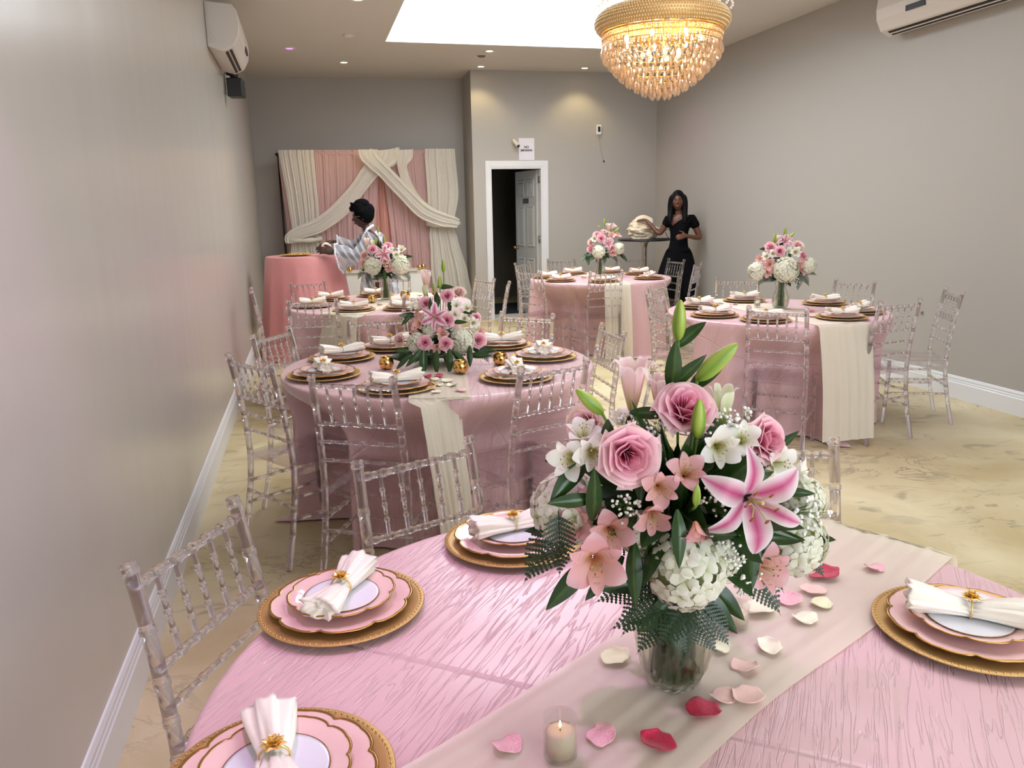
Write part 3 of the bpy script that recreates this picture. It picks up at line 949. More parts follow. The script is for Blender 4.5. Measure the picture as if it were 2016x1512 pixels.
def make_charger():
    t = thing('charger_plate', 'x', 'charger plate')
    MB().lathe([(0, .001), (.10, .001), (.108, .004), (.150, .0095), (.163, .0115), (.165, .013), (.1635, .0145), (.150, .0125), (.110, .007), (.102, .0045), (0, .004)], 64).build('plate_body', GOLD, t)
    m = MB()
    for k in range(90):
        a = 2 * PI * k / 90; m.sphere((.1585 * math.cos(a), .1585 * math.sin(a), .0142), .0021, 6, 4)
    m.build('beaded_rim', mat('gold_beads', srgb(226, 190, 124), .25, .9), t)
    return t


def make_plate(name, cat, R, centre):
    t = thing(name, 'x', cat)
    n = 96
    prof = [(.0, .002), (.66, .002), (.74, .004), (.97, .0115), (.985, .0135), (.965, .0138), (.76, .0068), (.70, .0046), (0, .0042)]
    MB().lathe([(r * R, z) for r, z in prof], n, fn=lambda r, z, a: r if r < .78 * R else scallop(a, r)).build('plate_body', PINKPL, t)
    MB().lathe([(.958 * R, .0138), (.98 * R, .0150), (1.002 * R, .0137), (.994 * R, .0120), (.985 * R, .0126)], n, fn=lambda r, z, a: scallop(a, r), close=False).build('gold_edge', GOLDRIM, t)
    if centre:
        MB().lathe([(0, .0048), (.070, .0048), (.0735, .0066), (.0735, .0070), (.069, .0056), (0, .0054)], 48).build('white_centre', WHITEPL, t)
        MB().lathe([(.0735, .0062), (.0755, .0070), (.0742, .0076)], 48, close=False).build('gold_line', GOLDRIM, t)
    return t


def make_napkin(seed):
    rnd = random.Random(seed)
    L_, ph = .10, [rnd.uniform(0, 6.28) for _ in range(6)]
    e0, e1 = rnd.uniform(.8, 1.1), rnd.uniform(.9, 1.2)
    ns, na = 36, 48
    vs = []
    for i in range(ns + 1):
        s = -1 + 2 * i / ns
        k = abs(s) ** .85
        e = e0 if s < 0 else e1
        w = (.017 + .021 * k * e); h = (.0125 + .010 * k * (e1 if s < 0 else e0))
        sk = math.sin(s * 2.2 + ph[0]) * .006 * k
        for j in range(na):
            a = 2 * PI * j / na
            pl = 1 + .16 * (.35 + .65 * k) * math.sin(5 * a + ph[1] + s * 1.1) + .09 * math.sin(9 * a + ph[2] - s * 2) + .05 * math.sin(15 * a + ph[3])
            endw = .010 * k ** 6 * math.sin(3 * a + ph[4])
            z = h + h * pl * math.sin(a)
            vs.append((s * L_ + math.copysign(endw, s), w * pl * math.cos(a) + sk, max(.0004, z)))
    fs = [(i * na + j, i * na + (j + 1) % na, (i + 1) * na + (j + 1) % na, (i + 1) * na + j) for i in range(ns) for j in range(na)]
    # hollow, folded ends
    for end, sgn in ((0, -1), (ns, 1)):
        base = end * na
        prev = list(range(base, base + na))
        for q, dx in ((.72, .004), (.55, .012), (.3, .016), (.12, .008)):
            c = Vector((0, 0, 0))
            for j in range(na): c += Vector(vs[base + j])
            c /= na
            cur = []
            for j in range(na):
                p = c.lerp(Vector(vs[base + j]), q); p.x -= sgn * dx; cur.append(len(vs)); vs.append(tuple(p))
            for j in range(na):
                k2 = (j + 1) % na
                fs.append((prev[j], prev[k2], cur[k2], cur[j]) if sgn > 0 else (prev[k2], prev[j], cur[j], cur[k2]))
            prev = cur
        fs.append(tuple(prev) if sgn > 0 else tuple(prev[::-1]))
    t = thing('napkin', 'x', 'napkin')
    m = MB(); m.add(vs, fs); m.build('folded_cloth', NAPKIN, t)
    # a loose tail of cloth beside the roll
    m = MB()
    sgn = 1 if seed % 2 else -1
    m.grid(lambda u, v: (sgn * (.012 + .082 * u), .016 + (.010 + .020 * u) * v + .006 * math.sin(7 * v + u * 3), .004 + .020 * (1 - v) + .004 * math.sin(9 * v + 4 * u)), 10, 12)
    solid(m.build('folded_tail', NAPKIN, t), .002)
    return t


def make_ring():
    t = thing('napkin_ring', 'x', 'napkin ring')
    m = MB(); pts = [(0, .0215 * math.cos(a), .0165 + .0185 * math.sin(a)) for a in [2 * PI * k / 24 for k in range(25)]]
    m.tube(pts, .0017, 6, cap=False); m.build('band', GOLDS, t)
    m = MB(); zc = .0365
    for lay, (n, l, w, up) in enumerate(((7, .020, .0075, .002), (6, .015, .006, .006), (5, .009, .004, .009))):
        for k in range(n):
            a = 2 * PI * k / n + lay * .4
            c, s = math.cos(a), math.sin(a)
            def P(r, q, z): return (r * c - q * s, r * s + q * c, zc + z)
            m.add([P(.001, 0, up * .3), P(l * .5, w, up * .9 + .001), P(l, 0, up * 1.3), P(l * .5, -w, up * .9 + .001), P(l * .55, 0, up * .5 + .003), P(l * .5, 0, up * .3 - .001)],
                  [(0, 4, 1), (1, 4, 2), (2, 4, 3), (3, 4, 0), (0, 1, 5), (1, 2, 5), (2, 3, 5), (3, 0, 5)])
    for k in range(7):
        a = 2 * PI * k / 7; m.sphere((.003 * math.cos(a), .003 * math.sin(a), zc + .012), .0013, 5, 4)
    m.build('flower_head', GOLDS, t, smooth=False)
    return t


# table -> [(x, y, napkin angle, place phrase)]
PLACES = {
    'A': [(.015, 1.425, 62, 'beside the left chair'), (.405, 1.63, 12, 'in front of the far chair, by the bouquet'), (1.075, 1.03, -38, 'at the right edge of the picture'), (-.09, .955, 92, 'at the bottom of the picture')],
    'B': [(.03, 3.70, 95, 'before the chair nearest the left wall'), (.325, 3.325, 5, 'at the front, left of the hanging runner'), (.865, 3.355, 80, 'at the front right, behind a chair back'), (1.12, 3.80, 75, 'at the right edge'),
          (1.0, 4.21, -10, 'at the far right, right of the flowers'), (.40, 4.36, 15, 'at the far left, touching the flowers'), (.13, 4.13, 20, 'at the left, before the second chair along the wall')],
    'C': [(.0, 6.61, 5, 'at the left edge'), (.16, 7.07, 0, 'at the far left, below the cocktail cloth'), (.31, 6.20, 0, 'at the front, just left of the runner'), (.69, 6.15, 5, 'at the front right, beside the low arrangement'), (.56, 7.25, 5, 'at the far side, behind the vase')],
    'D': [(2.52, 8.38, 10, 'at the left edge, the further one'), (2.53, 7.93, 0, 'at the left edge, the nearer one'), (2.93, 8.72, 0, 'at the far left'), (2.90, 7.62, 0, 'at the front, behind the front chair back'), (3.46, 7.78, 50, 'at the right, nearer one with a tall bow'), (3.60, 8.37, 0, 'at the right, further one'), (3.37, 8.67, 0, 'at the far side, right of the vase')],
    'E': [(2.79, 5.36, 15, 'at the far left, half hidden by a lily bud'), (2.67, 4.90, -5, 'at the left, just right of the tall lily bud'), (2.86, 4.57, 0, 'at the front, behind the front chair back'), (3.35, 4.46, 0, 'at the front right, beside the hanging runner'), (3.66, 4.69, 30, 'at the right edge'), (3.74, 5.19, 0, 'at the far right'), (3.29, 5.57, 0, 'at the far side, left of the vase')],
}
charger = make_charger()
dinner = make_plate('dinner_plate', 'plate', .143, False)
salad = make_plate('salad_plate', 'plate', .108, True)
napkins = [make_napkin(s) for s in (1, 2, 3)]
ring = make_ring()
used = set()


sc_pl = 1.0


def place(proto_, x, y, z, rz, label, group):
    c = proto_ if proto_.name not in used else copy_tree(proto_)
    used.add(proto_.name)
    c.location = (x, y, z); c.rotation_euler = (0, 0, rz)
    c.scale = (sc_pl, sc_pl, sc_pl)
    tag(c, label, None, group)
    return c


ki = 0
for key, lst in PLACES.items():
    tn = TABLES[key][3]; sc_pl = {'A': .945, 'B': 1.04}.get(key, 1.0)
    for x, y, na, ph in lst:
        ki += 1
        r0 = random.Random(ki).uniform(0, 6)
        z = TZ + .0025 + (.004 if key == 'E' and ki % 3 == 0 else 0)
        place(charger, x, y, z, r0, f'beaded gold charger, {tn}, {ph}', 'gold charger plates')
        place(dinner, x, y, z + .0125 * sc_pl, r0 * 2, f'large scalloped pink plate, {tn}, {ph}', 'scalloped pink dinner plates')
        place(salad, x, y, z + .0262 * sc_pl, r0 * 3, f'white-centred pink plate, {tn}, {ph}', 'small pink plates')
        place(napkins[ki % 3], x, y, z + .0335 * sc_pl, math.radians(na), f'ivory satin napkin, {tn}, {ph}', 'ivory napkins on the plates')
        place(ring, x, y, z + .0335 * sc_pl, math.radians(na), f'gold flower napkin ring, {tn}, {ph}', 'gold napkin rings')

# ------------------------------------------------------------------ candles
def glass_candle(x, y, label, h=.062, r=.0245, lit=True):
    t = thing('votive_candle', label, 'candle', (x, y, TZ + .010))
    MB().lathe([(0, 0), (r * .88, 0), (r * .94, .003), (r, h), (r - .0018, h + .001), (r - .003, h - .002), (r * .86, .008), (0, .008)], 32).build('glass_cup', GLASS, t)
    MB().lathe([(0, .0085), (r * .80, .0085), (r * .845, h * .66), (r * .6, h * .67), (0, h * .655)], 32).build('wax', WAX, t)
    m = MB(); m.tube([(0, 0, h * .655), (.0004, 0, h * .655 + .007)], .0007, 6); m.build('wick', BLACKM, t)
    if lit:
        m = MB(); m.lathe([(0, h * .655 + .004), (.0018, h * .655 + .007), (.0012, h * .655 + .012), (0, h * .655 + .016)], 10); m.build('flame', FLAME, t)
    return t


glass_candle(.285, .905, 'lit cream candle in clear glass at the front of the nearest table')
glass_candle(.69, 1.154, 'cream votive candle in clear glass behind the bouquet vase, under the fern', .040, .027, False)
glass_candle(3.18, 5.20, 'small glass votive left of the vase on the right-hand table', .05, .024, False)


def gold_votive(x, y, z, label, s=1.0):
    t = thing('gold_votive', label, 'candle holder', (x, y, z)); t.scale = (s, s, s)
    MB().lathe([(0, 0), (.020, 0), (.031, .009), (.0365, .024), (.0365, .036), (.032, .051), (.0265, .060), (.0262, .0605), (.0255, .058), (.031, .049), (.0345, .036), (.030, .012), (0, .006)], 36).build('cup', MERC, t)
    MB().lathe([(0, .0065), (.026, .0105), (.0325, .028), (0, .028)], 24).build('wax', WAX, t)
    m = MB(); m.lathe([(0, .031), (.0022, .035), (.0014, .043), (0, .048)], 8); m.build('flame', FLAME, t)
    return t


gold_votive(.325, 3.78, TZ + .002, 'round gold mercury-glass votive left of the low arrangement')
gold_votive(.642, 3.53, TZ + .010, 'round gold mercury-glass votive in front of the low arrangement')
gold_votive(.870, 3.70, TZ + .002, 'round gold mercury-glass votive right of the low arrangement')
gold_votive(.485, 6.66, TZ + .010, 'round gold votive left of the vase on the back left table')
gold_votive(.775, 6.80, TZ + .010, 'lit gold votive right of the vase on the back left table', 1.15)

# ------------------------------------------------------------------ scattered rose petals
def petal_mat(name, c1, c2):
    m = mat(name, c1, .55, Sheen_Weight=.3)
    color_noise(m, c1, c2, 30, 2, .4, .62)
    return m


PM = {'red': petal_mat('crimson_petal', srgb(176, 12, 48), srgb(214, 30, 82)), 'pink': petal_mat('pink_petal', srgb(238, 150, 172), srgb(246, 206, 200)),
      'blush': petal_mat('blush_petal', srgb(244, 208, 190), srgb(246, 190, 184)), 'cream': petal_mat('cream_petal', srgb(240, 232, 196), srgb(246, 238, 214)), 'lime': petal_mat('greenish_petal', srgb(232, 234, 176), srgb(240, 232, 200))}
PV = {}


def petal_mesh(colr, var):
    if (colr, var) in PV: return PV[(colr, var)]
    r = random.Random(var * 31 + 5); a, b_, c_ = r.uniform(0, 6), r.uniform(.15, .5), r.uniform(.2, .6)
    def fn(u, v):
        x = (u - .5) * 2; y = (v - .5) * 2
        k = math.sqrt(max(0, 1 - .72 * y * y)) if y > 0 else math.sqrt(max(0, 1 - .55 * y * y)) * (1 - .45 * (-y) ** 1.5)
        X = x * k * .5 * (1 + .05 * math.sin(5 * y + a)); Y = y * .5 + .04 * math.sin(4 * x + a) * k
        Z = .03 + b_ * X * X + c_ * .25 * Y * Y + .05 * math.sin(6 * X + a) + .04 * math.sin(7 * Y + 2 * a) + (.10 * max(0, x) ** 3 if var % 2 else .12 * max(0, -x) ** 4)
        return (X, Y, max(.01, Z + .03))
    m = MB(); m.grid(fn, 12, 12)
    me = m.mesh('rose_petal', PM[colr]); PV[(colr, var)] = me
    return me


WORD = {'red': 'crimson', 'pink': 'pink', 'blush': 'blush', 'cream': 'cream', 'lime': 'greenish cream'}
pn_ = [0]


def petal(colr, x, y, size, rz, tail, z=TZ + .009, tilt=0):
    pn_[0] += 1
    o = obj('rose_petal', petal_mesh(colr, pn_[0] % 5)); solid(o, .02)
    o.location = (x, y, z); o.scale = (size, size * random.Random(pn_[0]).uniform(.7, .95), size * .8); o.rotation_euler = (tilt, 0, math.radians(rz))
    tag(o, f'{WORD[colr]} rose petal {tail}', 'petal', 'scattered rose petals')


for a in [('red', .961, 1.277, .070, 10, 'right of the bouquet, the brightest one on the nearest runner'), ('red', .52, .943, .052, 80, 'standing up just in front of the bouquet vase'), ('red', .425, .895, .052, 130, 'folded like a tent near the lit candle'),
          ('pink', .221, .944, .048, 30, 'left of the lit candle'), ('pink', .351, .93, .045, 200, 'right of the lit candle'), ('pink', .834, 1.205, .052, 60, 'near the right votive, deepest pink of that group'),
          ('cream', .822, 1.135, .05, 10, 'flat and creased, right of the vase nearest the runner edge'), ('cream', .709, 1.07, .05, 70, 'alone halfway between vase and runner edge'), ('blush', .64, 1.03, .046, 120, 'with curled rim, right of the vase'),
          ('cream', .627, 1.092, .04, 10, 'tucked against the right side of the vase'), ('blush', .60, .955, .055, 200, 'curled at the right edge of the near runner'), ('lime', .883, 1.175, .046, 30, 'beside the pink one on the near runner'),
          ('blush', .90, 1.225, .05, 150, 'just below the crimson petal right of the bouquet'), ('pink', 1.079, 1.275, .045, 10, 'split in two lobes near the right-hand gold charger'), ('cream', .76, 1.185, .058, 80, 'under the fern beside the votive'),
          ('lime', .447, 1.11, .055, 30, 'faint, left of the vase on the runner'), ('blush', .565, .965, .045, 30, 'under the curled one, right of the vase foot'), ('cream', .70, 1.26, .04, 0, 'behind the votive on the nearest table'), ('pink', 1.02, 1.40, .03, 20, 'small, near the far edge of the nearest runner')]:
    petal(*a)
for a in [('red', .475, 3.50, .055, 20, 'lying left under the low arrangement'), ('red', .535, 3.49, .05, 100, 'beside another crimson one under the low arrangement'), ('cream', .50, 3.42, .05, 40, 'on the middle runner, nearest the flowers'), ('cream', .55, 3.37, .055, 80, 'in the middle of the middle runner'),
          ('lime', .50, 3.31, .05, 10, 'left on the middle runner'), ('cream', .56, 3.28, .055, 130, 'on the middle runner towards its front'), ('blush', .46, 3.24, .045, 60, 'by the front charger of the middle table'), ('pink', .575, 3.17, .05, 20, 'at the front edge of the middle table'),
          ('cream', .47, 3.17, .045, 200, 'at the very edge of the middle runner')]:
    petal(*a)
for a in [('red', .62, 6.50, .05, 10, 'in front of the vase on the back left table'), ('blush', .53, 6.46, .055, 60, 'left of the vase on the back left table'), ('pink', .70, 6.62, .05, 160, 'right of the vase on the back left table'), ('red', .93, 7.02, .055, 20, 'far right on the back left table'),
          ('cream', .44, 6.40, .05, 90, 'near the front charger of the back left table'),
          ('red', 2.86, 8.14, .06, 10, 'left of the vase on the back right table'), ('cream', 3.02, 7.92, .06, 60, 'in front of the vase on the back right table'), ('red', 3.28, 8.12, .055, 120, 'right of the vase on the back right table'), ('blush', 2.98, 7.78, .06, 30, 'near the front runner of the back right table'),
          ('red', 3.02, 5.34, .055, 10, 'left of the vase on the right-hand table'), ('pink', 3.10, 5.38, .055, 90, 'beyond the crimson one on the right-hand table'), ('cream', 3.04, 5.48, .05, 40, 'behind the votive on the right-hand table'), ('red', 3.36, 4.80, .05, 60, 'right of the vase on the right-hand table'),
          ('blush', 3.22, 4.60, .065, 20, 'near the front of the right-hand runner'), ('cream', 3.12, 4.72, .06, 130, 'in the middle of the right-hand runner'), ('pink', 3.24, 4.46, .06, 70, 'at the front edge of the right-hand runner')]:
    petal(*a)

# ------------------------------------------------------------------ flowers
def tone_mat(name, stops, rough=.55, thin=0, **kw):
    m = mat(name, stops[0][1], rough, **kw)
    at = N(m, 'ShaderNodeAttribute'); at.attribute_name = 'tone'
    cr = N(m, 'ShaderNodeValToRGB'); el = cr.color_ramp.elements
    while len(el) < len(stops): el.new(.5)
    for e, (p, c) in zip(el, stops): e.position = p; e.color = c
    L(m, at.outputs['Fac'], cr.inputs[0]); L(m, cr.outputs[0], bsdf(m).inputs['Base Color'])
    if thin:
        out = m.node_tree.nodes['Material Output']; tl = N(m, 'ShaderNodeBsdfTranslucent'); mx = N(m, 'ShaderNodeMixShader'); mx.inputs[0].default_value = thin
        L(m, cr.outputs[0], tl.inputs[0]); L(m, bsdf(m).outputs[0], mx.inputs[1]); L(m, tl.outputs[0], mx.inputs[2]); L(m, mx.outputs[0], out.inputs[0])
    return m


def with_tone(m, tone, name, mats):
    me = m.mesh(name, mats)
    a = me.attributes.new('tone', 'FLOAT', 'POINT')
    a.data.foreach_set('value', tone)
    return me


SSS = dict(thin=.38)
M_ROSE = tone_mat('pink_rose_petals', [(0, srgb(232, 104, 146)), (.4, srgb(242, 150, 180)), (.75, srgb(247, 184, 202)), (1, srgb(252, 222, 220))], .5, **SSS)
M_PROSE = tone_mat('pale_rose_petals', [(0, srgb(236, 168, 176)), (.6, srgb(244, 206, 202)), (1, srgb(248, 228, 214))], .5, **SSS)
M_LILY = tone_mat('stargazer_lily_petals', [(0, srgb(208, 84, 136)), (.22, srgb(226, 140, 172)), (.5, srgb(242, 206, 216)), (.8, srgb(250, 242, 240))], .5, **SSS)
M_TLILY = tone_mat('blush_trumpet_petals', [(0, srgb(170, 176, 92)), (.22, srgb(226, 206, 160)), (.55, srgb(244, 208, 204)), (1, srgb(250, 238, 226))], .5, **SSS)
M_GLILY = tone_mat('green_white_lily_petals', [(0, srgb(140, 160, 60)), (.4, srgb(216, 220, 160)), (1, srgb(248, 244, 226))], .5, **SSS)
M_WALST = tone_mat('white_alstroemeria_petals', [(0, srgb(190, 190, 90)), (.35, srgb(246, 244, 226)), (1, srgb(252, 250, 244))], .5, **SSS)
M_PALST = tone_mat('peach_alstroemeria_petals', [(0, srgb(222, 160, 110)), (.3, srgb(240, 196, 180)), (.75, srgb(238, 178, 180)), (1, srgb(238, 202, 204))], .5, **SSS)
M_HYD = tone_mat('white_hydrangea_petals', [(0, srgb(196, 200, 140)), (.35, srgb(236, 236, 208)), (1, srgb(250, 248, 236))], .55, **SSS)
M_BUD = tone_mat('lily_bud_green', [(0, srgb(84, 122, 38)), (.5, srgb(128, 158, 52)), (1, srgb(176, 190, 84))], .4)
M_LEAF = tone_mat('glossy_leaf', [(0, srgb(42, 72, 22)), (.5, srgb(32, 60, 20)), (1, srgb(62, 92, 34))], .32)
M_FERN = mat('leatherleaf_fern', srgb(26, 52, 20), .45)
M_STEM = mat('green_stem', srgb(96, 130, 56), .45)
M_STAM = mat('stamen', srgb(190, 190, 110), .5)
M_ANTH = mat('anther_brown', srgb(150, 74, 30), .6)
M_BREATH = mat('babys_breath_white', srgb(244, 242, 230), .6)


def mesh_rose(matl, seed):
    rnd = random.Random(seed); m = MB(); tone = []
    def sheet(th, span, r0, r1, H, z0, lip, opn, nu=12, nv=10):
        def fn(u, v):
            x = (u - .5) * 2
            a = th + x * span * (.45 + .55 * math.sin(min(1, v * 1.25) * PI / 2))
            edge = abs(x) ** 3
            h = z0 + H * v * (1 - .34 * abs(x) ** 2.4) + .015 * math.sin(3 * x + th * 3) * v
            r = r0 + (r1 - r0) * (v ** .55) + opn * v * v + lip * max(0, (v - .6) / .4) ** 2 * (1 + .4 * edge)
            r += .012 * math.sin(5 * a + th) * v + .03 * edge * v
            return (r * math.cos(a), r * math.sin(a), h - lip * .5 * max(0, (v - .8) / .2) ** 2)
        m.grid(fn, nu, nv)
        for j in range(nv + 1):
            for i in range(nu + 1):
                tone.append(min(1, max(0, .28 + .45 * (j / nv) ** 3 + .35 * (r1 * 2) * (j / nv) + .2 * (abs(i / nu - .5) * 2) ** 4)))
    # tight spiral heart
    for k in range(7):
        sheet(k * 2.1, 1.0 - k * .02, .012, .035 + .017 * k, .66, -.31 + .0 * k, .012, .0, 8, 7)
    for lay, (n, r1, H, lip, opn, sp) in enumerate(((4, .19, .62, .03, .0, .95), (5, .26, .62, .05, .01, .85), (5, .33, .58, .07, .03, .80), (6, .39, .50, .09, .05, .72), (6, .42, .42, .11, .09, .68))):
        for k in range(n):
            sheet(2 * PI * k / n + lay * .7 + rnd.uniform(-.12, .12), sp, .03, r1 * rnd.uniform(.95, 1.04), H, -.34 - lay * .012, lip * rnd.uniform(.7, 1.2), opn)
    n0 = len(m.v)
    m.lathe([(0, -.42), (.07, -.40), (.10, -.34), (.06, -.30)], 10, mi=1); tone += [.2] * (len(m.v) - n0)
    n0 = len(m.v)
    for k in range(5):
        a = 2 * PI * k / 5
        m.grid(lambda u, v: ((.08 + .22 * v) * math.cos(a) - (u - .5) * .12 * (1 - v) * math.sin(a), (.08 + .22 * v) * math.sin(a) + (u - .5) * .12 * (1 - v) * math.cos(a), -.36 - .10 * v), 2, 4, 1)
    tone += [.5] * (len(m.v) - n0)
    return with_tone(m, tone, 'rose', [matl, M_LEAF])


def petal6(m, tone, n, Lp, W, prof, z0=0, th0=0, toner=None, ruffle=.02, mi=0, nu=8, nv=12, wf=None):
    """n petals; prof(v) -> (radius, z) along the petal, W half width."""
    for k in range(n):
        th = th0 + 2 * PI * k / n
        c, s = math.cos(th), math.sin(th)
        ww = W[k % len(W)]
        def fn(u, v):
            x = (u - .5) * 2
            r, z = prof(v)
            w = ww * (wf(v) if wf else math.sin(PI * min(1, (v * .92 + .06))) ** .7)
            q = x * w
            z2 = z + z0 + .55 * q * q / max(ww, .01) * .5 + ruffle * math.sin(7 * v + 3 * k) * abs(x) ** 2
            return (r * c - q * s, r * s + q * c, z2)
        m.grid(fn, nu, nv, mi)
        for j in range(nv + 1):
            for i in range(nu + 1):
                tone.append(toner(abs(i / nu - .5) * 2, j / nv))


def stamens(m, tone, n, Lf, spread, zt, ra=.012, anther=True):
    for k in range(n):
        a = 2 * PI * k / n + .3
        pts = [(0, 0, -.15), (spread * .4 * math.cos(a), spread * .4 * math.sin(a), zt * .5), (spread * math.cos(a), spread * math.sin(a), zt)]
        n0 = len(m.v); m.tube(pts, ra * .5, 5, 1); tone += [.5] * (len(m.v) - n0)
        if anther:
            n0 = len(m.v); m.sphere(pts[-1], ra * 1.6, 6, 4, 2, (1.6, .7, .7)); tone += [.5] * (len(m.v) - n0)


def mesh_lily():
    m = MB(); tone = []
    def prof(v): return (.02 + .50 * v ** 1.15, -.20 + .34 * math.sin(v * 1.9) - .30 * max(0, v - .55) ** 1.5 * 2)
    petal6(m, tone, 6, .5, [.135, .085], prof, toner=lambda x, v: min(1, x * .85 + .25 * max(0, v - .7) * 3 + (.15 if v < .15 else 0)), ruffle=.02, nu=8, nv=14)
    stamens(m, tone, 6, .3, .14, .26)
    n0 = len(m.v); m.tube([(0, 0, -.2), (.0, .02, .1), (.02, .05, .30)], .012, 6, 1); m.sphere((.02, .05, .31), .022, 6, 4, 1); tone += [.5] * (len(m.v) - n0)
    return with_tone(m, tone, 'lily', [M_LILY, M_STAM, M_ANTH])


def mesh_trumpet(matl, open_):
    m = MB(); tone = []
    def prof(v):
        r = .045 + .15 * math.sin(min(1, v * 1.1) * PI / 2) + open_ * max(0, v - .62) ** 1.4 * 1.25
        z = -.5 + 1.02 * v - open_ * max(0, v - .78) ** 1.4 * 4.2
        return (r, z)
    petal6(m, tone, 6, 1, [.15, .10], prof, toner=lambda x, v: min(1, max(0, v * .95 + x * .3 - .05)), ruffle=.012, nu=6, nv=16, wf=lambda v: (.35 + .65 * math.sin(min(1, v * 1.3) * PI / 2)) * (1 if v < .6 else max(.03, 1 - ((v - .6) / .4) ** 1.6)))
    n0 = len(m.v); m.lathe([(.0, -.53), (.035, -.52), (.05, -.46)], 8, mi=1, close=False); tone += [.5] * (len(m.v) - n0)
    return with_tone(m, tone, 'trumpet_lily', [matl, M_STEM])


def mesh_bud():
    m = MB(); tone = []; n, k_ = 18, 12
    prof = [(.0, -.5), (.06, -.47), (.11, -.38), (.145, -.25), (.155, -.1), (.15, .05), (.125, .22), (.085, .37), (.045, .46), (.0, .5)]
    m.lathe(prof, n, fn=lambda r, z, a: r * (1 + .10 * abs(math.cos(1.5 * a)) ** .6))
    for r, z in prof:
        for i in range(n): tone.append(min(1, .15 + .6 * abs(math.cos(1.5 * 2 * PI * i / n)) + .2 * (z + .5)))
    return with_tone(m, tone, 'lily_bud', [M_BUD])


def mesh_leaf(seed, bend=.12, w=.17):
    m = MB(); tone = []; nu, nv = 6, 12
    def fn(u, v):
        x = (u - .5) * 2; ww = w * math.sin(PI * min(1, v * .97 + .03)) ** .8 * (1 - .3 * v)
        return (x * ww, abs(x) * ww * .35 + bend * (v - .5) ** 2 * 2 - bend * .5 + .01 * math.sin(9 * v + seed), v - .5)
    m.grid(fn, nu, nv)
    for j in range(nv + 1):
        for i in range(nu + 1): tone.append(.9 if i == nu // 2 else (.25 + .35 * ((i + j + seed) % 3) / 2))
    return with_tone(m, tone, 'leaf', [M_LEAF])


def mesh_hyd(seed, n=112):
    rnd = random.Random(seed); m = MB(); tone = []
    for k in range(n):
        zz = 1 - 2 * (k + .5) / n
        if zz < -.8: continue
        rr = math.sqrt(1 - zz * zz); a = k * 2.39996 + rnd.uniform(-.15, .15)
        d = Vector((rr * math.cos(a), rr * math.sin(a), zz)); d = (d + Vector((rnd.uniform(-.25, .25), rnd.uniform(-.25, .25), rnd.uniform(-.25, .25)))).normalized()
        c = d * (.415 + rnd.uniform(-.05, .035))
        t1 = d.orthogonal().normalized(); t2 = d.cross(t1); ph = rnd.uniform(0, 6)
        s = rnd.uniform(.115, .145)
        for q in range(4):
            b_ = ph + q * PI / 2
            ex = t1 * math.cos(b_) + t2 * math.sin(b_); ey = t2 * math.cos(b_) - t1 * math.sin(b_)
            pts = [c - d * .02]
            for (l, w_, h) in ((.55, -.42, .012), (.60, 0, .028), (.55, .42, .012), (1.0, -.34, .006), (1.12, 0, .014), (1.0, .34, .006)):
                pts.append(c + ex * (l * s) + ey * (w_ * s * 1.15) + d * (h + rnd.uniform(-.008, .012)))
            m.add(pts, [(0, 1, 2), (0, 2, 3), (1, 4, 5, 2), (2, 5, 6, 3)])
            tone += [0, .5, .6, .5, 1, .9, 1]
    n0 = len(m.v); m.sphere((0, 0, -.02), .36, 14, 10, 0); tone += [.05] * (len(m.v) - n0)
    return with_tone(m, tone, 'hydrangea', [M_HYD, M_LEAF])


def mesh_alst(matl):
    m = MB(); tone = []
    def prof(v): return (.03 + .46 * v ** 1.2, -.34 + .50 * math.sin(v * 1.75) * .9)
    petal6(m, tone, 3, .5, [.20], prof, toner=lambda x, v: min(1, max(0, v * 1.1 - .05)), ruffle=.02, nu=6, nv=9)
    def prof2(v): return (.02 + .40 * v ** 1.1, -.36 + .62 * math.sin(v * 1.6) * .85)
    petal6(m, tone, 3, .5, [.115], prof2, th0=PI / 3, toner=lambda x, v: min(1, max(0, v * .9 - .12 + .2 * x)), ruffle=.015, nu=6, nv=9)
    stamens(m, tone, 5, .3, .09, .22, .010)
    # brown dashes near the throat
    for k in range(3):
        a = PI / 3 + 2 * PI * k / 3
        for dx in (-.04, -.013, .013, .04):
            for r in (.13, .19, .25):
                v = ((r - .02) / .40) ** (1 / 1.1); z = prof2(v)[1] + .008
                c, s = math.cos(a), math.sin(a)
                n0 = len(m.v)
                m.add([((r) * c - (dx - .004) * s, r * s + (dx - .004) * c, z), ((r) * c - (dx + .004) * s, r * s + (dx + .004) * c, z), ((r + .03) * c - dx * s, (r + .03) * s + dx * c, z + .03)], [(0, 1, 2)], 2)
                tone += [0, 0, 0]
    return with_tone(m, tone, 'alstroemeria', [matl, M_STAM, M_ANTH])


def mesh_breath(seed):
    rnd = random.Random(seed); m = MB()
    for k in range(34):
        d = Vector((rnd.gauss(0, 1), rnd.gauss(0, 1), rnd.gauss(.3, .8))).normalized() * rnd.uniform(.2, .5)
        m.tube([(0, 0, -.45), d * .5, d], .006, 3, 1, cap=False)
        r = rnd.uniform(.035, .06)
        m.sphere(d, r, 6, 4, 0, (1, 1, .8))
    return m.mesh('babys_breath', [M_BREATH, M_STEM])


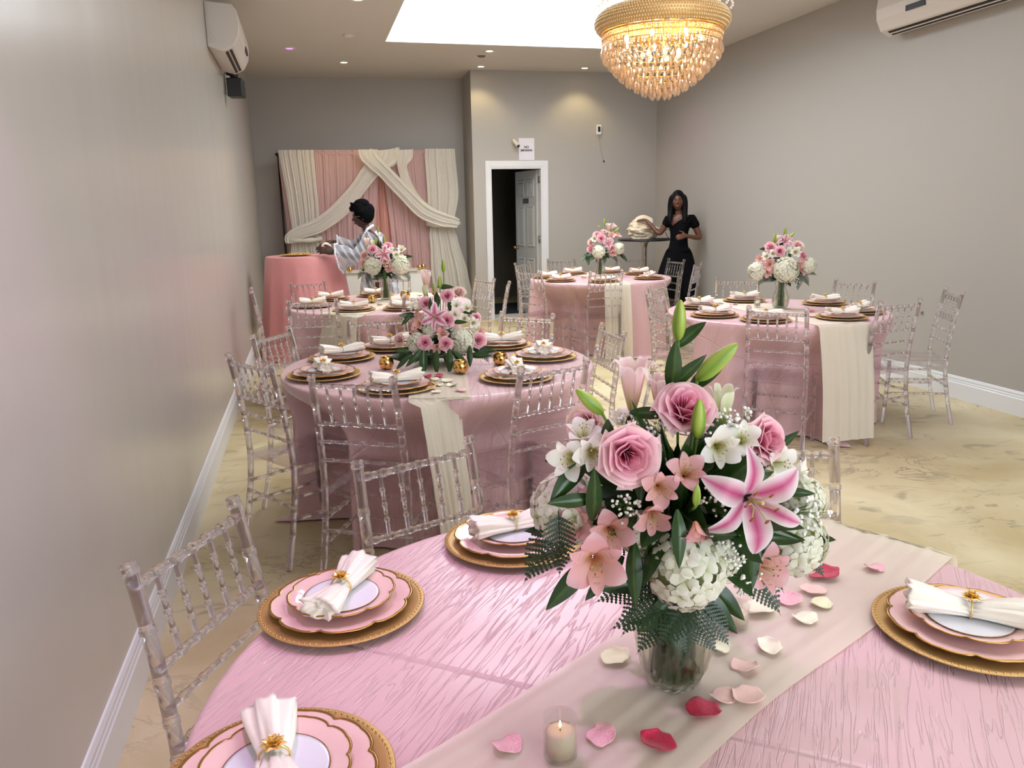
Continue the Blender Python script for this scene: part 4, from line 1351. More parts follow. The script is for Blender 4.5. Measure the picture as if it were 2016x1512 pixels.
def mesh_fern(seed):
    rnd = random.Random(seed); m = MB(); bend = .10
    def axis(v): return Vector((0, -bend * 4 * (v - .5) ** 2 + bend, v - .5))
    m.tube([axis(k / 8) for k in range(9)], [.010 - .0009 * k for k in range(9)], 4)
    nn = 13
    for k in range(1, nn + 1):
        v = k / (nn + 1) * .96 + .03; c = axis(v)
        lp = .30 * math.sin(PI * min(1, .18 + v * .86)) * (1.12 - v * .55)
        for s in (-1, 1):
            d = Vector((s * .86, .10, .42)).normalized(); up = Vector((-s * .42, 0, .86))
            q = max(3, int(lp / .035))
            vs = [c]
            for j in range(q):
                t = (j + .5) / q; w = .046 * (1 - t * .6)
                vs += [c + d * lp * t + up * w, c + d * lp * (t + .5 / q) + up * w * .35, c + d * lp * t - up * w * .9, c + d * lp * (t + .5 / q) - up * w * .35]
            vs.append(c + d * lp)
            top = [0] + [i for j in range(q) for i in (1 + j * 4, 2 + j * 4)] + [len(vs) - 1]
            bot = [0] + [i for j in range(q) for i in (3 + j * 4, 4 + j * 4)] + [len(vs) - 1]
            fs = [(top[0], top[1], bot[1])]
            for a in range(1, len(top) - 2): fs.append((top[a], top[a + 1], bot[a + 1], bot[a]))
            fs.append((top[-2], top[-1], bot[-2]))
            m.add(vs, fs)
    return m.mesh('fern_frond', [M_FERN], smooth=False)


FM = {'rose': [mesh_rose(M_ROSE, s) for s in (1, 2, 3)], 'prose': [mesh_rose(M_PROSE, s) for s in (5, 6)], 'lily': [mesh_lily()], 'tlily': [mesh_trumpet(M_TLILY, .75)], 'glily': [mesh_trumpet(M_GLILY, .35)],
      'bud': [mesh_bud()], 'leaf': [mesh_leaf(1), mesh_leaf(2, .2, .15), mesh_leaf(3, -.1, .2)], 'hyd': [mesh_hyd(1), mesh_hyd(2)], 'walst': [mesh_alst(M_WALST)], 'palst': [mesh_alst(M_PALST)],
      'breath': [mesh_breath(1), mesh_breath(2)], 'fern': [mesh_fern(1)]}
FN = {'rose': ('rose', 'open pink rose'), 'prose': ('rose', 'pale blush rose'), 'lily': ('lily', 'open pink and white lily'), 'tlily': ('lily', 'half-open blush lily'), 'glily': ('lily', 'half-open greenish white lily'), 'bud': ('lily_bud', None), 'leaf': ('leaf', None),
      'hyd': ('hydrangea', None), 'walst': ('alstroemeria', 'white alstroemeria'), 'palst': ('alstroemeria', 'peach pink alstroemeria'), 'breath': ('babys_breath', None), 'fern': ('fern_frond', None)}
CF = Vector((-FX.x, -FX.y, 0)).normalized(); CR = Vector((RX.x, RX.y, 0)).normalized(); CU = Vector((0, 0, 1))
DIRS = {'f': CF, 'u': CU, 'd': -CU, 'l': -CR, 'r': CR}

B1 = ((0.514, 1.033, 0.772), [
  ('rose',-0.119,-0.094,0.412,0.078,'f'),('rose',-0.010,-0.039,0.458,0.079,'u'),('rose',0.116,-0.050,0.401,0.067,'r'),
  ('prose',-0.111,0.110,0.402,0.064,'l'),('lily',0.027,-0.161,0.356,0.133,'f'),('tlily',-0.060,0.036,0.484,0.091,'u'),
  ('tlily',-0.006,0.063,0.462,0.063,'u'),('glily',0.069,0.003,0.446,0.068,'u'),('bud',0.004,0.020,0.573,0.062,'u'),
  ('bud',0.054,-0.003,0.512,0.080,'ur'),('bud',-0.012,-0.079,0.450,0.060,'u'),('bud',-0.144,-0.005,0.468,0.056,'ul'),
  ('bud',-0.045,-0.143,0.366,0.033,'u'),('leaf',-0.012,0.003,0.508,0.059,'u'),('leaf',0.010,0.008,0.498,0.056,'ur'),
  ('leaf',0.020,0.015,0.551,0.041,'ur'),('leaf',0.053,0.018,0.491,0.057,'ur'),('leaf',-0.050,-0.008,0.444,0.044,'r'),
  ('leaf',-0.141,-0.068,0.432,0.041,'u'),('leaf',-0.159,-0.063,0.352,0.063,'u'),('leaf',-0.188,-0.046,0.366,0.056,'ld'),
  ('leaf',-0.188,-0.056,0.343,0.049,'l'),('leaf',-0.076,-0.156,0.314,0.053,'d'),('leaf',0.066,-0.099,0.246,0.069,'d'),
  ('leaf',-0.176,-0.007,0.193,0.071,'ld'),('leaf',-0.102,-0.078,0.232,0.064,'d'),('leaf',-0.123,-0.062,0.282,0.057,'ld'),
  ('leaf',0.066,-0.068,0.350,0.044,'r'),('leaf',-0.005,-0.102,0.329,0.035,'r'),('leaf',0.047,-0.063,0.164,0.060,'dr'),
  ('leaf',-0.068,0.038,0.405,0.046,'u'),('leaf',0.163,-0.020,0.385,0.038,'ur'),('leaf',-0.175,0.044,0.370,0.030,'l'),
  ('leaf',0.144,-0.088,0.330,0.033,'r'),('leaf',0.138,-0.066,0.251,0.045,'r'),('leaf',-0.097,-0.079,0.367,0.042,'d'),
  ('hyd',-0.027,-0.086,0.234,0.119,'f'),('hyd',-0.168,0.021,0.301,0.113,'l'),('hyd',-0.078,-0.042,0.274,0.070,'f'),
  ('hyd',0.182,-0.025,0.224,0.111,'r'),('hyd',0.203,-0.010,0.283,0.079,'r'),('hyd',0.008,0.081,0.311,0.098,'u'),('walst',-0.185,-0.036,0.396,0.053,'lf'),
  ('walst',-0.156,-0.054,0.408,0.049,'f'),('walst',-0.146,0.016,0.417,0.048,'u'),('walst',0.007,-0.105,0.415,0.052,'f'),
  ('walst',0.063,-0.067,0.413,0.047,'uf'),('walst',0.134,-0.054,0.365,0.052,'rf'),('walst',0.194,-0.018,0.332,0.047,'r'),
  ('walst',-0.060,0.077,0.410,0.047,'u'),('palst',-0.083,-0.113,0.369,0.047,'f'),('palst',-0.045,-0.113,0.389,0.048,'uf'),
  ('palst',-0.096,-0.120,0.332,0.047,'fd'),('palst',-0.170,-0.102,0.268,0.075,'f'),('palst',-0.135,-0.069,0.295,0.060,'f'),
  ('palst',-0.174,-0.029,0.299,0.058,'lf'),('palst',-0.053,-0.162,0.320,0.039,'d'),('palst',0.101,-0.087,0.217,0.067,'rf'),
  ('palst',0.153,-0.038,0.212,0.062,'rd'),('palst',-0.140,-0.016,0.312,0.037,'l'),('breath',-0.117,-0.084,0.335,0.042,'f'),
  ('breath',-0.005,-0.122,0.345,0.041,'f'),('breath',0.029,-0.110,0.256,0.043,'f'),('breath',0.056,-0.097,0.211,0.051,'d'),
  ('breath',0.042,-0.052,0.429,0.051,'u'),('breath',0.092,-0.023,0.417,0.053,'u'),('breath',-0.040,-0.021,0.430,0.044,'u'),
  ('breath',-0.064,0.037,0.412,0.046,'u'),('breath',0.187,-0.047,0.278,0.062,'r'),('fern',-0.206,0.010,0.242,0.098,'ld'),
  ('fern',-0.199,-0.033,0.271,0.079,'d'),('fern',-0.100,-0.037,0.185,0.082,'l'),('fern',-0.086,-0.061,0.167,0.081,'ld'),
  ('fern',-0.064,-0.066,0.138,0.081,'ld'),('fern',0.002,-0.073,0.127,0.075,'dr'),('fern',0.105,-0.057,0.178,0.099,'rd'),
  ('fern',0.139,-0.014,0.187,0.095,'rd'),('fern',0.214,-0.023,0.193,0.072,'rd'),('fern',-0.122,0.010,0.231,0.084,'l'),
  ('leaf',-0.029,-0.013,0.056,0.055,'u'),('leaf',0.001,-0.031,0.052,0.059,'ul'),('leaf',-0.017,-0.032,0.077,0.062,'d'),
  ('fern',-0.090,-0.080,0.165,0.087,'l'),('fern',-0.044,-0.092,0.157,0.080,'ld'),('fern',-0.030,-0.096,0.144,0.065,'d'),
  ('fern',-0.054,-0.079,0.163,0.080,'ld'),('fern',0.015,-0.086,0.144,0.074,'rd'),('leaf',-0.062,-0.077,0.175,0.069,'ld'),
  ('leaf',-0.045,-0.092,0.164,0.058,'d'),('leaf',0.018,-0.087,0.164,0.066,'rd'),('leaf',-0.103,-0.036,0.197,0.067,'l'),
  ('leaf',-0.118,-0.001,0.191,0.061,'ld'),('leaf',-0.058,-0.058,0.241,0.059,'l'),('leaf',-0.061,-0.067,0.322,0.050,'d'),
  ('leaf',0.005,-0.094,0.287,0.057,'r'),('leaf',-0.029,-0.065,0.329,0.058,'u'),('leaf',-0.052,-0.028,0.384,0.058,'u'),
  ('leaf',0.015,-0.055,0.363,0.058,'ur'),('palst',-0.154,-0.013,0.324,0.044,'lf'),('hyd',0.020,-0.077,0.247,0.080,'f'),
  ('leaf',0.214,-0.033,0.228,0.047,'r'),('leaf',-0.190,0.048,0.261,0.054,'l'),])
B4 = ((0.617, 6.868, 0.772), [
  ('hyd',-0.100,-0.037,0.290,0.155,'lf'),('hyd',0.123,-0.082,0.294,0.181,'rf'),('lily',-0.012,-0.121,0.393,0.153,'f'),
  ('rose',-0.098,-0.058,0.435,0.081,'uf'),('prose',-0.169,-0.019,0.385,0.081,'l'),('rose',0.027,-0.048,0.456,0.086,'u'),
  ('prose',-0.136,0.013,0.340,0.069,'l'),('walst',0.142,-0.077,0.425,0.073,'uf'),('walst',0.094,-0.106,0.385,0.064,'f'),
  ('walst',0.055,-0.096,0.424,0.060,'u'),('palst',-0.003,-0.123,0.334,0.064,'f'),('palst',0.025,-0.109,0.273,0.068,'fd'),
  ('palst',0.066,-0.120,0.277,0.064,'f'),('palst',-0.187,0.026,0.324,0.069,'l'),('bud',-0.037,0.009,0.592,0.060,'u'),
  ('bud',0.007,-0.022,0.507,0.077,'u'),('tlily',-0.134,0.034,0.492,0.095,'u'),('glily',-0.088,-0.019,0.476,0.077,'u'),
  ('bud',-0.063,-0.036,0.501,0.060,'u'),('leaf',0.184,-0.067,0.363,0.086,'r'),('leaf',-0.080,-0.062,0.380,0.060,'u'),
  ('leaf',-0.022,-0.025,0.449,0.069,'u'),('leaf',0.053,-0.096,0.378,0.068,'u'),('leaf',-0.011,-0.100,0.223,0.077,'d'),
  ('breath',-0.185,-0.016,0.266,0.069,'l'),('breath',0.006,-0.105,0.308,0.060,'f'),('fern',-0.193,0.018,0.221,0.104,'ld'),
  ('fern',-0.143,-0.026,0.188,0.095,'d'),('fern',0.167,-0.073,0.214,0.121,'rd'),('fern',-0.061,-0.067,0.188,0.112,'l'),
  ('fern',0.087,-0.084,0.184,0.112,'r'),])
B2 = ((0.601, 3.830, 0.772), [
  ('rose',-0.073,-0.044,0.306,0.061,'uf'),('rose',0.030,-0.059,0.339,0.064,'uf'),('rose',0.008,-0.146,0.229,0.072,'f'),
  ('prose',0.094,-0.023,0.350,0.064,'u'),('rose',-0.102,-0.160,0.130,0.069,'f'),('rose',-0.010,-0.204,0.127,0.064,'f'),
  ('rose',0.159,-0.164,0.128,0.071,'rf'),('rose',0.166,-0.083,0.225,0.054,'r'),('prose',-0.207,-0.010,0.128,0.064,'l'),
  ('lily',-0.049,-0.142,0.248,0.129,'f'),('hyd',-0.127,-0.092,0.118,0.107,'lf'),('hyd',0.079,-0.154,0.126,0.126,'f'),
  ('hyd',-0.063,-0.108,0.181,0.082,'f'),('walst',0.065,-0.099,0.295,0.049,'uf'),('walst',0.122,-0.072,0.277,0.054,'uf'),
  ('walst',0.050,-0.136,0.254,0.048,'f'),('walst',0.145,-0.119,0.206,0.054,'rf'),('walst',0.097,-0.127,0.231,0.049,'f'),
  ('walst',-0.133,-0.008,0.287,0.049,'ul'),('walst',-0.107,-0.035,0.282,0.044,'u'),('palst',-0.115,-0.074,0.213,0.058,'lf'),
  ('palst',-0.136,-0.048,0.172,0.049,'l'),('palst',-0.018,-0.171,0.170,0.057,'f'),('palst',-0.049,-0.184,0.109,0.053,'fd'),
  ('palst',-0.116,-0.053,0.255,0.049,'l'),('palst',0.184,-0.108,0.162,0.044,'r'),('palst',-0.029,-0.013,0.355,0.044,'u'),
  ('palst',-0.021,-0.149,0.189,0.048,'f'),('bud',0.026,-0.007,0.474,0.064,'u'),('bud',0.003,-0.021,0.398,0.064,'u'),
  ('bud',-0.028,-0.024,0.375,0.044,'u'),('tlily',-0.060,0.015,0.417,0.109,'u'),('glily',-0.071,-0.013,0.361,0.064,'u'),
  ('leaf',0.029,-0.028,0.376,0.059,'r'),('leaf',0.072,-0.142,0.217,0.058,'r'),('leaf',-0.157,-0.012,0.247,0.064,'l'),
  ('leaf',-0.167,-0.020,0.224,0.054,'ld'),('leaf',-0.053,-0.069,0.298,0.054,'u'),('leaf',-0.019,-0.047,0.318,0.059,'u'),
  ('leaf',0.040,-0.062,0.292,0.054,'u'),('leaf',0.138,-0.065,0.251,0.049,'r'),('leaf',-0.058,-0.130,0.159,0.039,'r'),
  ('leaf',-0.183,-0.099,0.088,0.082,'l'),('leaf',-0.203,-0.052,0.052,0.083,'l'),('leaf',-0.156,-0.167,0.062,0.081,'ld'),
  ('leaf',-0.111,-0.178,0.044,0.086,'d'),('leaf',-0.056,-0.213,0.039,0.086,'d'),('leaf',0.002,-0.227,0.045,0.086,'d'),
  ('leaf',0.052,-0.219,0.055,0.072,'rd'),('leaf',0.099,-0.231,0.064,0.072,'d'),('leaf',0.153,-0.203,0.061,0.082,'r'),
  ('leaf',0.194,-0.131,0.071,0.084,'r'),('leaf',-0.199,-0.115,0.038,0.077,'ld'),('leaf',-0.022,-0.159,0.064,0.072,'l'),
  ('leaf',-0.069,-0.148,0.072,0.072,'l'),('breath',0.006,-0.166,0.185,0.043,'f'),('breath',0.133,-0.136,0.162,0.044,'r'),
  ('fern',0.173,-0.146,0.062,0.108,'rd'),('fern',-0.179,-0.058,0.057,0.108,'ld'),('fern',0.210,-0.114,0.042,0.099,'r'),
  ])
B5 = ((3.300, 5.090, 0.772), [
  ('hyd',-0.032,-0.095,0.284,0.187,'f'),('hyd',-0.190,0.017,0.271,0.139,'l'),('hyd',0.159,-0.071,0.304,0.124,'r'),
  ('rose',-0.066,-0.066,0.415,0.072,'f'),('prose',0.083,-0.052,0.453,0.080,'u'),('rose',0.114,-0.080,0.375,0.065,'r'),
  ('rose',-0.110,-0.003,0.446,0.072,'ul'),('walst',-0.109,-0.045,0.398,0.058,'f'),('walst',-0.151,-0.024,0.380,0.061,'lf'),
  ('walst',0.048,-0.084,0.406,0.072,'f'),('walst',-0.001,-0.072,0.414,0.058,'uf'),('palst',-0.142,-0.047,0.324,0.087,'lf'),
  ('palst',-0.146,-0.046,0.267,0.072,'f'),('palst',0.084,-0.093,0.323,0.072,'rf'),('palst',0.107,-0.089,0.279,0.073,'rf'),
  ('palst',-0.180,0.014,0.361,0.058,'l'),('lily',-0.012,-0.038,0.484,0.116,'uf'),('bud',0.007,-0.002,0.546,0.065,'u'),
  ('bud',0.042,-0.021,0.517,0.065,'ur'),('bud',-0.075,-0.002,0.499,0.080,'u'),('tlily',-0.043,0.011,0.497,0.073,'u'),
  ('leaf',-0.096,-0.048,0.355,0.079,'r'),('leaf',0.013,-0.065,0.377,0.058,'d'),('leaf',-0.131,0.033,0.427,0.058,'l'),
  ('leaf',0.105,-0.047,0.416,0.058,'u'),('leaf',-0.027,-0.024,0.462,0.058,'u'),('leaf',-0.056,-0.048,0.357,0.065,'u'),
  ('breath',0.047,-0.094,0.206,0.072,'d'),('breath',-0.177,-0.018,0.324,0.058,'l'),('fern',-0.159,-0.012,0.222,0.124,'ld'),
  ('fern',-0.124,-0.041,0.208,0.109,'l'),('fern',0.117,-0.081,0.216,0.131,'rd'),('fern',0.168,-0.063,0.249,0.117,'r'),
  ('fern',0.077,-0.081,0.192,0.109,'d'),('fern',-0.169,0.022,0.248,0.102,'l'),])
B3 = ((3.070, 8.190, 0.772), [
  ('hyd',-0.045,-0.071,0.274,0.148,'lf'),('hyd',0.173,-0.095,0.306,0.132,'r'),('rose',-0.019,-0.078,0.419,0.093,'f'),
  ('prose',-0.113,-0.003,0.376,0.082,'l'),('rose',-0.118,-0.001,0.306,0.082,'l'),('rose',-0.048,-0.029,0.461,0.082,'u'),
  ('palst',0.021,-0.047,0.481,0.082,'u'),('palst',0.094,-0.085,0.443,0.087,'uf'),('palst',0.168,-0.073,0.446,0.082,'ur'),
  ('palst',0.087,-0.104,0.309,0.082,'f'),('palst',0.104,-0.108,0.260,0.077,'fd'),('walst',-0.083,-0.031,0.414,0.071,'lf'),
  ('walst',0.069,-0.090,0.390,0.065,'f'),('lily',0.048,-0.115,0.359,0.131,'f'),('tlily',0.083,-0.021,0.538,0.099,'u'),
  ('tlily',0.136,-0.034,0.537,0.088,'ur'),('bud',0.040,-0.010,0.588,0.077,'u'),('bud',-0.016,-0.006,0.535,0.055,'ul'),
  ('bud',0.161,-0.061,0.500,0.077,'ur'),('leaf',-0.173,0.023,0.225,0.099,'ld'),('leaf',-0.142,-0.006,0.198,0.099,'d'),
  ('leaf',-0.119,-0.022,0.236,0.088,'l'),('leaf',0.239,-0.080,0.206,0.088,'rd'),('leaf',0.025,-0.089,0.208,0.055,'d'),
  ('leaf',0.137,-0.096,0.302,0.066,'r'),('leaf',0.030,-0.038,0.454,0.066,'u'),('fern',0.121,-0.082,0.210,0.121,'rd'),
  ('fern',-0.105,-0.015,0.208,0.110,'ld'),('fern',0.206,-0.072,0.228,0.110,'r'),('fern',0.021,-0.067,0.185,0.088,'d'),
  ])


def arrangement(spec, name, label, group, stems, core_r, core_z, stem_r=.02, fill=46, seed=1):
    base, items = spec
    rnd = random.Random(seed)
    t = thing(name, label, 'flower arrangement', base, 0, group)
    for kind, x, y, z, s, fc in items:
        me = rnd.choice(FM[kind]); nm, lb = FN[kind]
        d = Vector((0, 0, 0))
        for ch in fc: d += DIRS[ch]
        if kind in ('leaf', 'fern'):
            d = d.normalized() + CF * .25 - (CU * .25 if kind == 'fern' else CU * 0)
            zax = d.normalized(); yax = (CF * -1.0 - CU * .25 + Vector((rnd.uniform(-.4, .4), rnd.uniform(-.4, .4), 0)))
            if kind == 'fern': yax = CF * .6 + CU * .6
        elif kind in ('bud', 'tlily', 'glily'):
            zax = (d.normalized() + CF * .12).normalized(); yax = CF
        elif kind in ('rose', 'prose') and fc != 'f':
            zax = (d.normalized() * .6 + CF * .8 + CU * .25).normalized(); yax = CU if abs(zax.z) < .9 else CR
        else:
            zax = (d.normalized() + CF * .55 + CU * .22).normalized(); yax = CU
        xax = yax.cross(zax)
        if xax.length < 1e-3: xax = Vector((1, 0, 0)).cross(zax)
        xax.normalize(); yax = zax.cross(xax)
        R3 = Matrix((xax, yax, zax)).transposed()
        if kind not in ('leaf', 'fern'): R3 = R3 @ Matrix.Rotation(rnd.uniform(0, 6.28), 3, 'Z')
        o = obj(nm, me, t)
        k = {'rose': .90, 'prose': .90, 'leaf': 1.45, 'fern': 1.2, 'hyd': 1.05, 'lily': 1.05, 'walst': 1.25, 'palst': 1.25, 'breath': 1.2, 'tlily': 1.05, 'glily': 1.1}.get(kind, 1.0)
        o.matrix_local = Matrix.Translation((x, y, z)) @ R3.to_4x4() @ Matrix.Scale(s * k, 4)
        if lb: o['label'] = lb
        if kind in ('bud', 'tlily', 'glily'):
            end = Vector((x, y, z)) - zax * s * .48
            m = MB(); tgt = Vector((x * .25, y * .25, core_z)); mid = end.lerp(tgt, .45) - CU * .01 + (end - tgt) * .04
            m.tube([end, end.lerp(mid, .5), mid, tgt], max(.0022, s * .035), 6); m.build('stem', M_STEM, t)
    # dark foliage filling the middle
    m = MB()
    lv = mesh_leaf(4).vertices; lf = [tuple(p.vertices) for p in FM['leaf'][0].polygons]
    cl = [v.co.copy() for v in FM['leaf'][0].vertices]
    for k in range(fill):
        d = Vector((rnd.gauss(0, 1), rnd.gauss(0, 1), rnd.gauss(.2, .8))).normalized()
        q = d.to_track_quat('Z', 'Y').to_matrix() @ Matrix.Rotation(rnd.uniform(0, 6), 3, 'Z')
        sc_l = core_r * rnd.uniform(.8, 1.2); c = Vector((0, 0, core_z)) + Vector((d.x, d.y, d.z * .8)) * core_r * rnd.uniform(.2, .75)
        m.add([q @ (v * sc_l) + c for v in cl], lf)
    me = m.mesh('foliage', [M_LEAF]); me.attributes.new('tone', 'FLOAT', 'POINT').data.foreach_set('value', [.3] * len(me.vertices))
    o = obj('foliage', me, t); o['kind'] = 'stuff'
    for k in range(stems):
        a = k * 2.4; r0 = stem_r * math.sqrt((k + .5) / stems)
        a2 = a + .5
        m = MB(); m.tube([(r0 * math.cos(a), r0 * math.sin(a), .014), (r0 * .8 * math.cos(a2), r0 * .8 * math.sin(a2), core_z * .45), (r0 * .9 * math.cos(a2 + .6), r0 * .9 * math.sin(a2 + .6), core_z)], .0032 + .0010 * (k % 3), 6)
        m.build('stem', M_STEM, t)
    return t


def vase(x, y, prof, label, flutes=10, twist=6.0, depth=.05, water=.6):
    t = thing('glass_vase', label, 'vase', (x, y, TZ + .007))
    def fn(r, z, a): return r * (1 + depth * math.cos(flutes * (a + twist * z)))
    inner = [(max(0, r - .0035), z + (.006 if i == 0 else 0)) for i, (r, z) in enumerate(prof)][::-1]
    MB().lathe([(0, 0)] + prof + inner + [(0, .006)], 160, fn=lambda r, z, a: fn(r, z, a) if r > .01 else r).build('vase_wall', GLASSG, t)
    H = prof[-1][1]
    wp = [(r - .006, z + (.008 if i == 0 else 0)) for i, (r, z) in enumerate(prof) if z < H * water]
    MB().lathe([(0, wp[0][1])] + wp + [(0, wp[-1][1])], 40).build('water', clear_mat('vase_water', (.93, .96, .86, 1), .12, 0, 1.33), t)
    return t


P1V = [(.036, 0), (.041, .006), (.050, .03), (.0585, .065), (.062, .10), (.058, .135), (.049, .16), (.043, .18), (.045, .20), (.052, .215)]
P2V = [(.042, 0), (.050, .01), (.058, .04), (.060, .075), (.050, .105), (.038, .13), (.036, .15), (.043, .175), (.054, .195), (.058, .20)]
P3V = [(.042, 0), (.044, .01), (.042, .08), (.044, .14), (.054, .18), (.060, .19)]
vase(.514, 1.033, P1V, 'twisted fluted glass vase holding the tall bouquet on the nearest table', 16, 8, .06)
vase(3.30, 5.09, P2V, 'curved glass vase on the right-hand table', 10, 0, .04)
vase(.617, 6.868, P3V, 'flared glass vase full of stems on the back left table', 12, 0, .02)
vase(3.07, 8.19, P2V, 'curved glass vase on the back right table', 10, 0, .04)
arrangement(B1, 'flower_arrangement', 'large bouquet of pink roses, lilies and white hydrangeas on the nearest table', None, 34, .155, .31, .036, 120, 11)
arrangement(B2, 'flower_arrangement', 'low pink and white flower arrangement without vase on the middle table', None, 0, .15, .09, .02, 90, 12)
arrangement(B4, 'flower_arrangement', 'tall flower arrangement in front of the woman in white lace', None, 14, .10, .25, .026, 50, 13)
arrangement(B5, 'flower_arrangement', 'tall flower arrangement on the right-hand table, against the bare wall', None, 12, .12, .25, .024, 60, 14)
arrangement(B3, 'flower_arrangement', 'tall flower arrangement on the back right table, left of the bar table', None, 10, .11, .25, .022, 50, 15)

# ------------------------------------------------------------------ chandelier
CRY = clear_mat('warm_crystal', (1.0, .95, .88, 1), .8, .0, 1.52)
_g = CRY.node_tree; _mx = [n for n in _g.nodes if n.type == 'MIX_SHADER'][0]
_tl = _g.nodes.new('ShaderNodeBsdfTranslucent'); _tl.inputs[0].default_value = (1.0, .80, .62, 1)
_m2 = _g.nodes.new('ShaderNodeMixShader'); _m2.inputs[0].default_value = .35
_g.links.new(_mx.outputs[0], _m2.inputs[1]); _g.links.new(_tl.outputs[0], _m2.inputs[2])
_g.links.new(_m2.outputs[0], [n for n in _g.nodes if n.type == 'OUTPUT_MATERIAL'][0].inputs[0])
GBAND = mat('gold_crystal_band', srgb(236, 190, 122), .4, .4)
BEADM = mat('crystal_bead_gold', srgb(252, 222, 172), .12, .3, spec=.8)
BULB = emit_mat('warm_bulb', (1.0, .66, .32, 1), 110)
CX, CY_ = 2.085, 4.57
ch = thing('crystal_chandelier', 'large lit crystal basket chandelier with a gold beaded ring', 'chandelier', (CX, CY_, 0))
MB().lathe([(.340, 2.505), (.352, 2.500), (.372, 2.515), (.385, 2.54), (.385, 2.565), (.372, 2.59), (.345, 2.612), (.31, 2.622), (.30, 2.612), (.33, 2.59), (.345, 2.55)], 96, close=False).build('ring_band', GBAND, ch)
m = MB()
for j, (r, z) in enumerate(((.3625, 2.507), (.377, 2.522), (.3865, 2.540), (.388, 2.556), (.384, 2.572), (.375, 2.588), (.361, 2.602), (.345, 2.6135), (.327, 2.620))):
    for k in range(150):
        a = 2 * PI * (k + .5 * (j % 2)) / 150
        m.sphere((r * math.cos(a), r * math.sin(a), z), .0062, 5, 3)
tag(m.build('band_crystals', BEADM, ch), kind='stuff')
m = MB(); m.lathe([(.345, 2.497), (.351, 2.4925), (.345, 2.488), (.341, 2.4925), (.345, 2.497)], 64, close=False)
m.lathe([(.345, 2.462), (.349, 2.459), (.345, 2.456), (.341, 2.459), (.345, 2.462)], 64, close=False); m.build('lower_hoop', GOLDS, ch)
m = MB()
for k in range(84):
    a = 2 * PI * k / 84
    for j in range(7):
        z = 2.488 - j * .0135; r = .347 - .002 * j
        m.sphere((r * math.cos(a + .01 * (j % 2)), r * math.sin(a), z), .0066, 5, 3)
tag(m.build('bead_strings', CRY, ch), kind='stuff')
drop = MB().lathe([(0, 0), (.004, -.004), (.0075, -.014), (.0125, -.032), (.0115, -.044), (.006, -.053), (0, -.058)], 6).mesh('crystal_drop', CRY, smooth=False)
for r, z, n in ((.345, 2.425, 50), (.332, 2.392, 48), (.303, 2.358, 44), (.272, 2.325, 40), (.238, 2.292, 36), (.198, 2.260, 30), (.152, 2.230, 24), (.105, 2.205, 16), (.055, 2.190, 9)):
    for k in range(n):
        a = 2 * PI * (k + .5 * (n % 4 == 0)) / n
        o = bpy.data.objects.new('crystal_drop', drop); COL.objects.link(o); o.parent = ch
        o.location = (r * math.cos(a), r * math.sin(a), z); o.rotation_euler = (0, 0, a + (k % 3) * .3)
        o.scale = (1, 1, 1) if r > .1 else (1.15, 1.15, 1.1)
m = MB()
for (r, z, n) in ((.345, 2.425, 50), (.332, 2.392, 48), (.303, 2.358, 44), (.272, 2.325, 40), (.238, 2.292, 36), (.198, 2.260, 30), (.152, 2.230, 24), (.105, 2.205, 16), (.055, 2.190, 9)):
    m.lathe([(r - .002, z + .004), (r + .002, z + .004), (r + .002, z), (r - .002, z)], 48, close=False)
m.build('tier_hoop', GOLDS, ch)
m = MB()
for k in range(44):
    a = 2 * PI * k / 44
    for j in range(20):
        t = j / 19; r = .32 * (1 - t) ** 1.6 + .075; z = 2.625 + .50 * t
        m.sphere((r * math.cos(a), r * math.sin(a), z), .008, 5, 3)
tag(m.build('top_bead_strands', CRY, ch), kind='stuff')
m = MB(); m.lathe([(.0, 3.12), (.085, 3.12), (.095, 3.135), (.085, 3.15), (.03, 3.17), (0, 3.17)], 32); m.build('crown', GOLDS, ch)
m = MB(); m.tube([(0, 0, 3.17), (0, 0, 3.29)], .006, 8); m.lathe([(0, 3.275), (.05, 3.28), (.065, 3.3), (.065, 3.307), (0, 3.307)], 24); m.tube([(0, 0, 2.42), (0, 0, 3.13)], .012, 8); m.build('canopy_and_rod', GOLDS, ch)
for k in range(5):
    m = MB(); a = 2 * PI * k / 5; m.tube([(0, 0, 2.60), (.15 * math.cos(a), .15 * math.sin(a), 2.56), (.31 * math.cos(a), .31 * math.sin(a), 2.585)], .006, 6); m.build('inner_arm', GOLDS, ch)
for k in range(14):
    a = 2 * PI * k / 14; r = .22 if k % 2 else .11; z = 2.46 if k % 2 else 2.38
    m = MB(); m.sphere((r * math.cos(a), r * math.sin(a), z), .013, 10, 8, 0, (1, 1, 1.5)); m.tube([(r * math.cos(a), r * math.sin(a), z + .02), (r * math.cos(a), r * math.sin(a), z + .10)], .008, 6, 1)
    m.build('bulb', [BULB, GOLDS], ch)

# ------------------------------------------------------------------ curtain backdrop in the alcove
YB = 11.24
bs = thing('backdrop_frame', 'black pipe frame carrying the pink and cream curtains', 'curtain frame', (0, YB + .16, 0))
m = MB(); m.tube([(-.315, 0, 2.285), (2.05, 0, 2.300)], .012, 10); m.sphere((-.32, 0, 2.285), .022, 10, 8); m.sphere((2.055, 0, 2.30), .022, 10, 8); m.build('crossbar', BLACKM, bs)
for x in (-.305, 2.04):
    m = MB(); m.tube([(x, 0, .012), (x, 0, 2.29)], .014, 10); m.build('upright', BLACKM, bs)
    m = MB(); m.box((x - .12, -.12, .001), (x + .12, .12, .012)); m.build('base_plate', BLACKM, bs, smooth=False)


